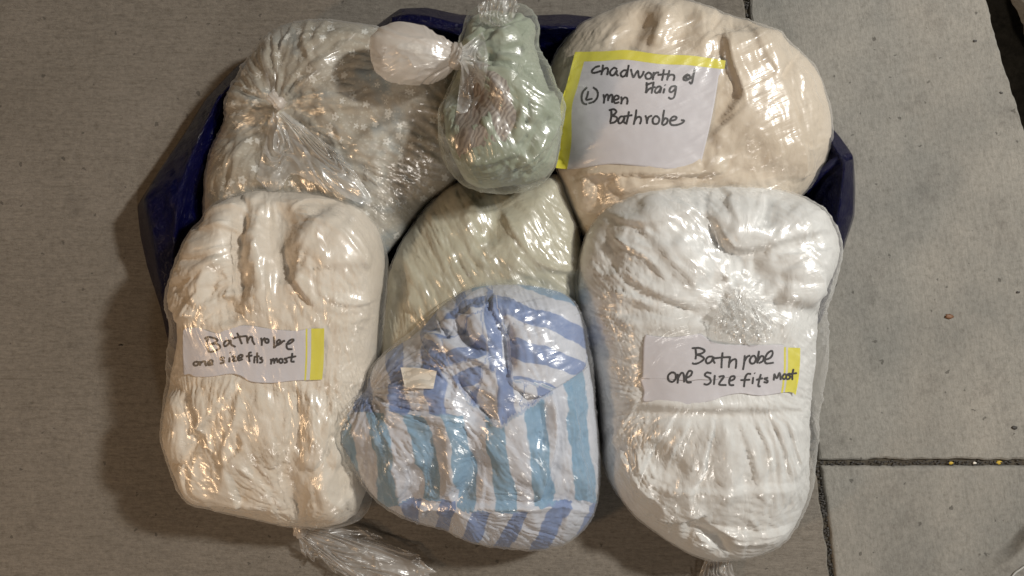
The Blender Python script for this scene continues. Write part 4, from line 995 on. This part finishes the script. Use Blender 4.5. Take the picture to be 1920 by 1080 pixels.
# ------------------------------------------------------------------ blue tote
ring = [ # outer ground | outer fold | crest | inner foot   (x, y, z)
 ((318,645,0),(322,640,.02),(345,640,.05),(400,640,.03)),
 ((301,578,0),(306,572,.05),(335,560,.07),(395,560,.03)),
 ((276,500,0),(292,490,.07),(324,490,.09),(395,500,.03)),
 ((263,440,0),(281,430,.085),(328,428,.105),(400,440,.03)),
 ((258,385,.01),(271,374,.09),(336,362,.115),(410,380,.03)),
 ((297,322,.01),(300,318,.06),(356,300,.115),(425,310,.03)),
 ((343,254,.01),(346,250,.05),(385,235,.11),(445,260,.03)),
 ((385,186,.01),(388,184,.05),(410,182,.10),(460,210,.03)),
 ((446,122,.01),(449,120,.05),(460,135,.09),(500,160,.03)),
 ((520,85,.0),(523,85,.04),(540,95,.06),(560,130,.02)),
 ((630,66,.0),(633,66,.04),(640,80,.06),(650,120,.02)),
 ((700,52,.0),(702,50,.05),(712,60,.10),(720,110,.02)),
 ((748,18,.0),(750,16,.05),(758,34,.11),(765,110,.02)),
 ((800,17,.0),(800,14,.05),(803,34,.12),(805,110,.02)),
 ((862,30,.0),(862,27,.05),(865,46,.11),(868,120,.02)),
 ((930,32,.0),(930,30,.05),(930,48,.12),(930,130,.02)),
 ((1010,31,.0),(1010,28,.05),(1012,50,.12),(1010,130,.02)),
 ((1060,29,.0),(1060,26,.05),(1058,50,.12),(1050,130,.02)),
 ((1120,35,.0),(1120,32,.05),(1120,55,.10),(1110,130,.02)),
 ((1250,40,.0),(1250,40,.04),(1250,60,.06),(1250,130,.02)),
 ((1420,90,.0),(1418,92,.04),(1410,105,.06),(1390,150,.02)),
 ((1510,160,.0),(1508,160,.05),(1495,170,.09),(1470,200,.02)),
 ((1548,225,.0),(1547,224,.07),(1535,232,.11),(1500,260,.02)),
 ((1576,258,.0),(1575,256,.09),(1560,268,.12),(1500,300,.02)),
 ((1600,296,.0),(1599,292,.10),(1584,306,.13),(1500,340,.02)),
 ((1604,350,.0),(1603,350,.09),(1578,350,.125),(1505,360,.02)),
 ((1602,405,.0),(1601,405,.07),(1572,405,.11),(1500,400,.02)),
 ((1586,455,.0),(1585,455,.06),(1562,450,.09),(1490,440,.02)),
 ((1572,500,.0),(1571,500,.04),(1550,500,.06),(1490,490,.02)),
 ((1540,600,.0),(1538,600,.02),(1520,600,.03),(1480,600,.01)),
 ((1450,700,.0),(1450,698,.008),(1440,690,.010),(1400,660,.006)),
 ((1200,760,.0),(1200,758,.008),(1200,745,.010),(1180,680,.006)),
 ((900,780,.0),(900,778,.008),(900,765,.010),(900,690,.006)),
 ((600,760,.0),(600,758,.008),(600,745,.010),(620,690,.006)),
 ((400,720,.0),(400,718,.008),(410,705,.010),(450,670,.006))]
A = np.array(ring, float); K = len(ring); NP_ = 10
def lin_closed(p, n):
    q = np.concatenate([p, p[:1]]); t = np.arange(0, len(p), 1/n); i = np.minimum(t.astype(int), len(p)-1); f = (t-i)[:, None]
    return (q[i]*(1-f)+q[i+1]*f)*.75 + .25*catmull(p, n, True)
rings = [lin_closed(A[:, k, :], NP_) for k in range(4)]
nst = K*NP_
T_ = []
for i in range(nst+1):
    q = np.array([r[i % nst] for r in rings]); T_.append(resample(q, 31))
T_ = np.array(T_)
tx, ty, tz = T_[..., 0], T_[..., 1], T_[..., 2]
t = np.linspace(0, 1, T_.shape[1])[None, :]
cr = strokes(tx, ty, rnd_strokes(151, 330, (250,20,460,620), -1.25, .6, (25,120), (2.5,9), (.8,4.5)) + rnd_strokes(152, 150, (690,10,1100,110), .1, .7, (20,80), (2.5,8), (.8,4.5)) +
     rnd_strokes(153, 130, (1530,230,1610,520), -.9, .7, (20,80), (2.5,8), (.8,4)) + [('r',9,7,[(338,365),(328,450),(322,520)]),('f',8,8,[(1600,300),(1550,340),(1520,400)]),('r',4,5,[(1600,355),(1560,410)]),('f',6,6,[(1562,402),(1602,404)])])
tz = np.maximum(tz + cr*np.clip(t*6, 0, 1), .001)
tz[-1] = tz[0]
tote = empty('tote_bag', (0, 0, 0)); tag(tote, "glossy navy blue woven tote, opened flat under the whole pile of bags", "tote bag")
grid_obj('side_panel', P(tx, ty, tz), MAT['tote'], tote)
inner = rings[3]; cen = np.array([900., 420., .006])
Bs = np.array([[inner[i % nst]*(1-s)+cen*s for s in np.linspace(0, 1, 8)] for i in range(nst+1)])
grid_obj('base_panel', P(Bs[..., 0], Bs[..., 1], np.maximum(Bs[..., 2], .004)), MAT['tote'], tote)
def strap(name, pts, wd, parent, mat, zoff=0.0):
    p = catmull(pts, 12); n = len(p); out = np.zeros((n, 7, 3))
    c = P(p[:, 0], p[:, 1], p[:, 2]); d = np.gradient(c, axis=0); d /= np.linalg.norm(d, axis=1, keepdims=True)
    sd = np.cross(d, (0, 0, 1)); sd /= np.linalg.norm(sd, axis=1, keepdims=True)
    for k, a in enumerate(np.linspace(-1, 1, 7)):
        out[:, k] = c + sd*wd*.5*a; out[:, k, 2] += -.0012*a*a*2
    o = grid_obj(name, out, mat, parent); md = o.modifiers.new("thickness", 'SOLIDIFY'); md.thickness = .002; return o
strap('hem', [(1598,292,.118),(1570,300,.125),(1540,325,.115),(1510,360,.09)], .012, tote, MAT['tote'])
strap('handle', [(735,42,.108),(765,36,.118),(805,40,.124),(850,52,.120),(872,60,.11)], .018, tote, MAT['tote'])

# ------------------------------------------------------------------ ground
# earth bed under the slabs
gx, gy = np.meshgrid(np.linspace(-4, 4, 260), np.linspace(-3.2, 3.2, 180), indexing='ij')
tag(grid_obj('ground', np.stack([gx, gy, -.008+.003*fbm(gx*30, gy*30, 4) - .05*np.clip((gx-.70-.12*np.clip(.4-gy, 0, 1)*1.3)/.02, 0, 1)*(gy>-.1)], -1), MAT['dirt']), kind='structure')
def slab(poly, mat, seed, z=0.0, edge=2.2, bev=5):
    """concrete slab: outline in photo pixels, worn arris"""
    pts = []
    n = len(poly)
    for i in range(n):
        a = np.array(poly[i], float); b_ = np.array(poly[(i+1) % n], float); L = np.linalg.norm(b_-a); k = max(int(L/7), 2)
        nr = np.array([b_[1]-a[1], a[0]-b_[0]])/L
        for j in range(k):
            tt = j/k; q = a*(1-tt)+b_*tt
            q = q + nr*edge*(fbm(np.array([q[0]/25.]), np.array([q[1]/25.]), seed, 4)[0])*2
            pts.append(q)
    pts = np.array(pts); N_ = len(pts)
    c = np.array(poly, float).mean(0)
    # inward normals
    d = np.roll(pts, -1, 0)-np.roll(pts, 1, 0); nn = np.stack([-d[:, 1], d[:, 0]], 1); nn /= np.linalg.norm(nn, axis=1, keepdims=True)
    if ((c-pts)*nn).sum() < 0: nn = -nn
    # chord to the true inside for concave outlines too
    rows = []
    for off, zz_ in ((0, -.03), (0, -.006), (bev*.35, -.0022), (bev, 0)):
        wob = (1+.5*fbm(pts[:, 0]/12, pts[:, 1]/12, seed+2)) if off else 1
        q = pts+nn*off*(wob[:, None] if off else 1); rows.append(P(q[:, 0], q[:, 1], np.full(N_, 0.0)) + np.array([0, 0, zz_+z]))
    V = np.concatenate(rows).tolist(); F = []
    for r in range(3):
        for i in range(N_):
            j = (i+1) % N_; F.append([r*N_+i, r*N_+j, (r+1)*N_+j, (r+1)*N_+i])
    F.append([3*N_+i for i in range(N_)])
    me = mesh_from('concrete_slab', V, F, mat, False)
    o = link('concrete_slab', me); return tag(o, kind='structure')
slab([(-1900,-1500),(1250,-1500),(1386,-220),(1394,0),(1440,300),(1527,866),(1548,1000),(1556,1080),(1575,1300),(1680,2500),(-1900,2500)], MAT['conc_l'], 3)
slab([(1265,-1500),(1560,-1500),(1812,-220),(1851,0),(1880,110),(1905,190),(1960,360),(2040,620),(2110,862),(1536,863),(1448,300),(1409,40)], MAT['conc_r'], 5)
# lower right slab carries a shallow swept rise at its corner
def slab_grid():
    G = coons([(1540,874),(1700,875),(1900,874),(2120,874)], [(2120,874),(2165,1300),(2320,2500)], [(1690,2500),(2000,2500),(2320,2500)], [(1540,874),(1552,960),(1566,1080),(1588,1300),(1690,2500)], 500, 220)
    X, Y = G[..., 0], G[..., 1]
    arc = catmull([(2010,900),(1925,985),(1885,1030),(1835,1055),(1780,1082),(1700,1130),(1600,1200)], 8)
    d, sg, t_ = seg_dist(X, Y, arc)
    wdt = 5 + 42*np.clip((1905-X)/130, 0, 1)
    z = .024*(1-np.clip((sg*d)/wdt+.5, 0, 1)**1)
    z = .024-z if z[0, 0] > .007 else z
    e = np.minimum(np.minimum(np.arange(500)[:, None]*3.2, 999), np.arange(220)[None, :]*2.7)
    z = z - .006*np.exp(-e/1.6) 
    Xj = X + 1.6*fbm(X/20, Y/20, 9)*np.exp(-e/12); Yj = Y + 1.6*fbm(X/20, Y/20, 10)*np.exp(-e/12)
    co = P(Xj, Yj, 0*X); co[..., 2] = z
    # skirt
    co = np.concatenate([co[:1]*[1, 1, 0]+[0, 0, -.03], co], 0); co = np.concatenate([co[:, :1]*[1, 1, 0]+[0, 0, -.03], co], 1)
    return tag(grid_obj('concrete_slab', co, MAT['conc_r']), kind='structure')
slab_grid()
# beyond the dark gutter on the right
slab([(1600,-1500),(3600,-1500),(3600,2500),(2350,2500),(2200,1300),(2170,860),(2090,600),(1995,250),(1935,110),(1900,0),(1880,-100)], MAT['conc_r'], 8, z=.03, edge=4, bev=8)

# joint filling and litter
def chip(name, x, y, z, r, mat, seed, flat_=.5, parent=None):
    rs = np.random.RandomState(seed); n = 9; V = []; c = P(x, y, z)
    for k, (rr, h) in enumerate(((.9, 0), (1, .45), (.55, 1))):
        for i in range(n):
            a = 2*math.pi*i/n; q = r*rr*rs.uniform(.6, 1.15)
            V.append((c[0]+q*math.cos(a)*1.3, c[1]+q*math.sin(a)*.8, c[2]+h*r*flat_*rs.uniform(.7, 1.2)))
    F = [[k*n+i, k*n+(i+1) % n, (k+1)*n+(i+1) % n, (k+1)*n+i] for k in range(2) for i in range(n)]+[[2*n+i for i in range(n)]]
    return V, F
V = []; F = []; rs = np.random.RandomState(5)
def add_chip(x, y, z, r, sd):
    v, f = chip('', x, y, z, r, None, sd); k = len(V); V.extend(v); F.extend([[i+k for i in q] for q in f])
jl = catmull([(1388,-40),(1401,20),(1444,300),(1531,868),(1549,980),(1562,1090)], 20)
for i in range(520):
    k = rs.randint(len(jl)-1); f_ = rs.rand(); q = jl[k]*(1-f_)+jl[k+1]*f_
    add_chip(q[0]+rs.normal()*4.0, q[1], -.008+.004*rs.rand(), rs.uniform(.0008, .003), i)
for i in range(330):
    add_chip(rs.uniform(1536, 1960), 868.5+rs.normal()*2.4, -.009+.004*rs.rand(), rs.uniform(.0007, .0024), 900+i)
tag(link('joint_grit', mesh_from('joint_grit', V, F, MAT['grit'])), kind='stuff')
def bit(name, x, y, r, mat, label, cat, seed, z=.0005, fl=.35, group=None):
    v, f = chip(name, x, y, z, r, mat, seed, fl); o = link(name, mesh_from(name, v, f, mat)); tag(o, label, cat, group); return o
bit('yellow_leaf', 1782, 868, .0042, MAT['petal'], "small yellow leaf scrap in the cross joint, nearer the bags", "leaf", 2, z=-.006)
bit('yellow_leaf', 1873, 867.5, .0048, MAT['petal'], "small yellow leaf scrap in the cross joint, nearer the picture's right edge", "leaf", 4, z=-.006)
bit('pale_chip', 1827, 868, .003, MAT['tagw'], "pale chip lying in the cross joint between the two yellow scraps", "chip", 6, z=-.006)
bit('dry_leaf', 1779, 594, .0065, MAT['leaf'], "small reddish brown leaf on the bare right slab", "leaf", 7)
for i, (x, y, r, lb) in enumerate([(1828,77,.0030,"black speck of grit near the gutter at the upper right"),(1877,174,.0026,"dark speck of grit beside the gutter, below the black one"),(226,647,.0028,"dark crumb on the broomed slab left of the cream robe"),
      (1909,548,.003,"dark crumb at the right edge of the slab"),(1902,802,.0042,"round grey spot of gum at the right above the cross joint")]):
    bit('grit_speck', x, y, r, MAT['grit'], lb, "grit", 20+i, fl=.3)
# fine wire at the lower right corner
def tube(name, pts, r, mat, label, cat):
    p = catmull(pts, 10); c = P(p[:, 0], p[:, 1], p[:, 2]); d = np.gradient(c, axis=0); d /= np.linalg.norm(d, axis=1, keepdims=True)
    sd = np.cross(d, (0, 0, 1)); sd /= np.linalg.norm(sd, axis=1, keepdims=True); up = np.cross(sd, d); a = np.linspace(0, 2*math.pi, 9)
    co = c[:, None]+r*(np.cos(a)[None, :, None]*sd[:, None]+np.sin(a)[None, :, None]*up[:, None])
    o = grid_obj(name, co, mat); tag(o, label, cat)
tube('wire', [(1880,1110,.026),(1900,1078,.026),(1915,1066,.026),(1935,1050,.026),(1960,1010,.026)], .0016, MAT['wire'], "thin pale wire lying at the lower right corner of the concrete", "wire")
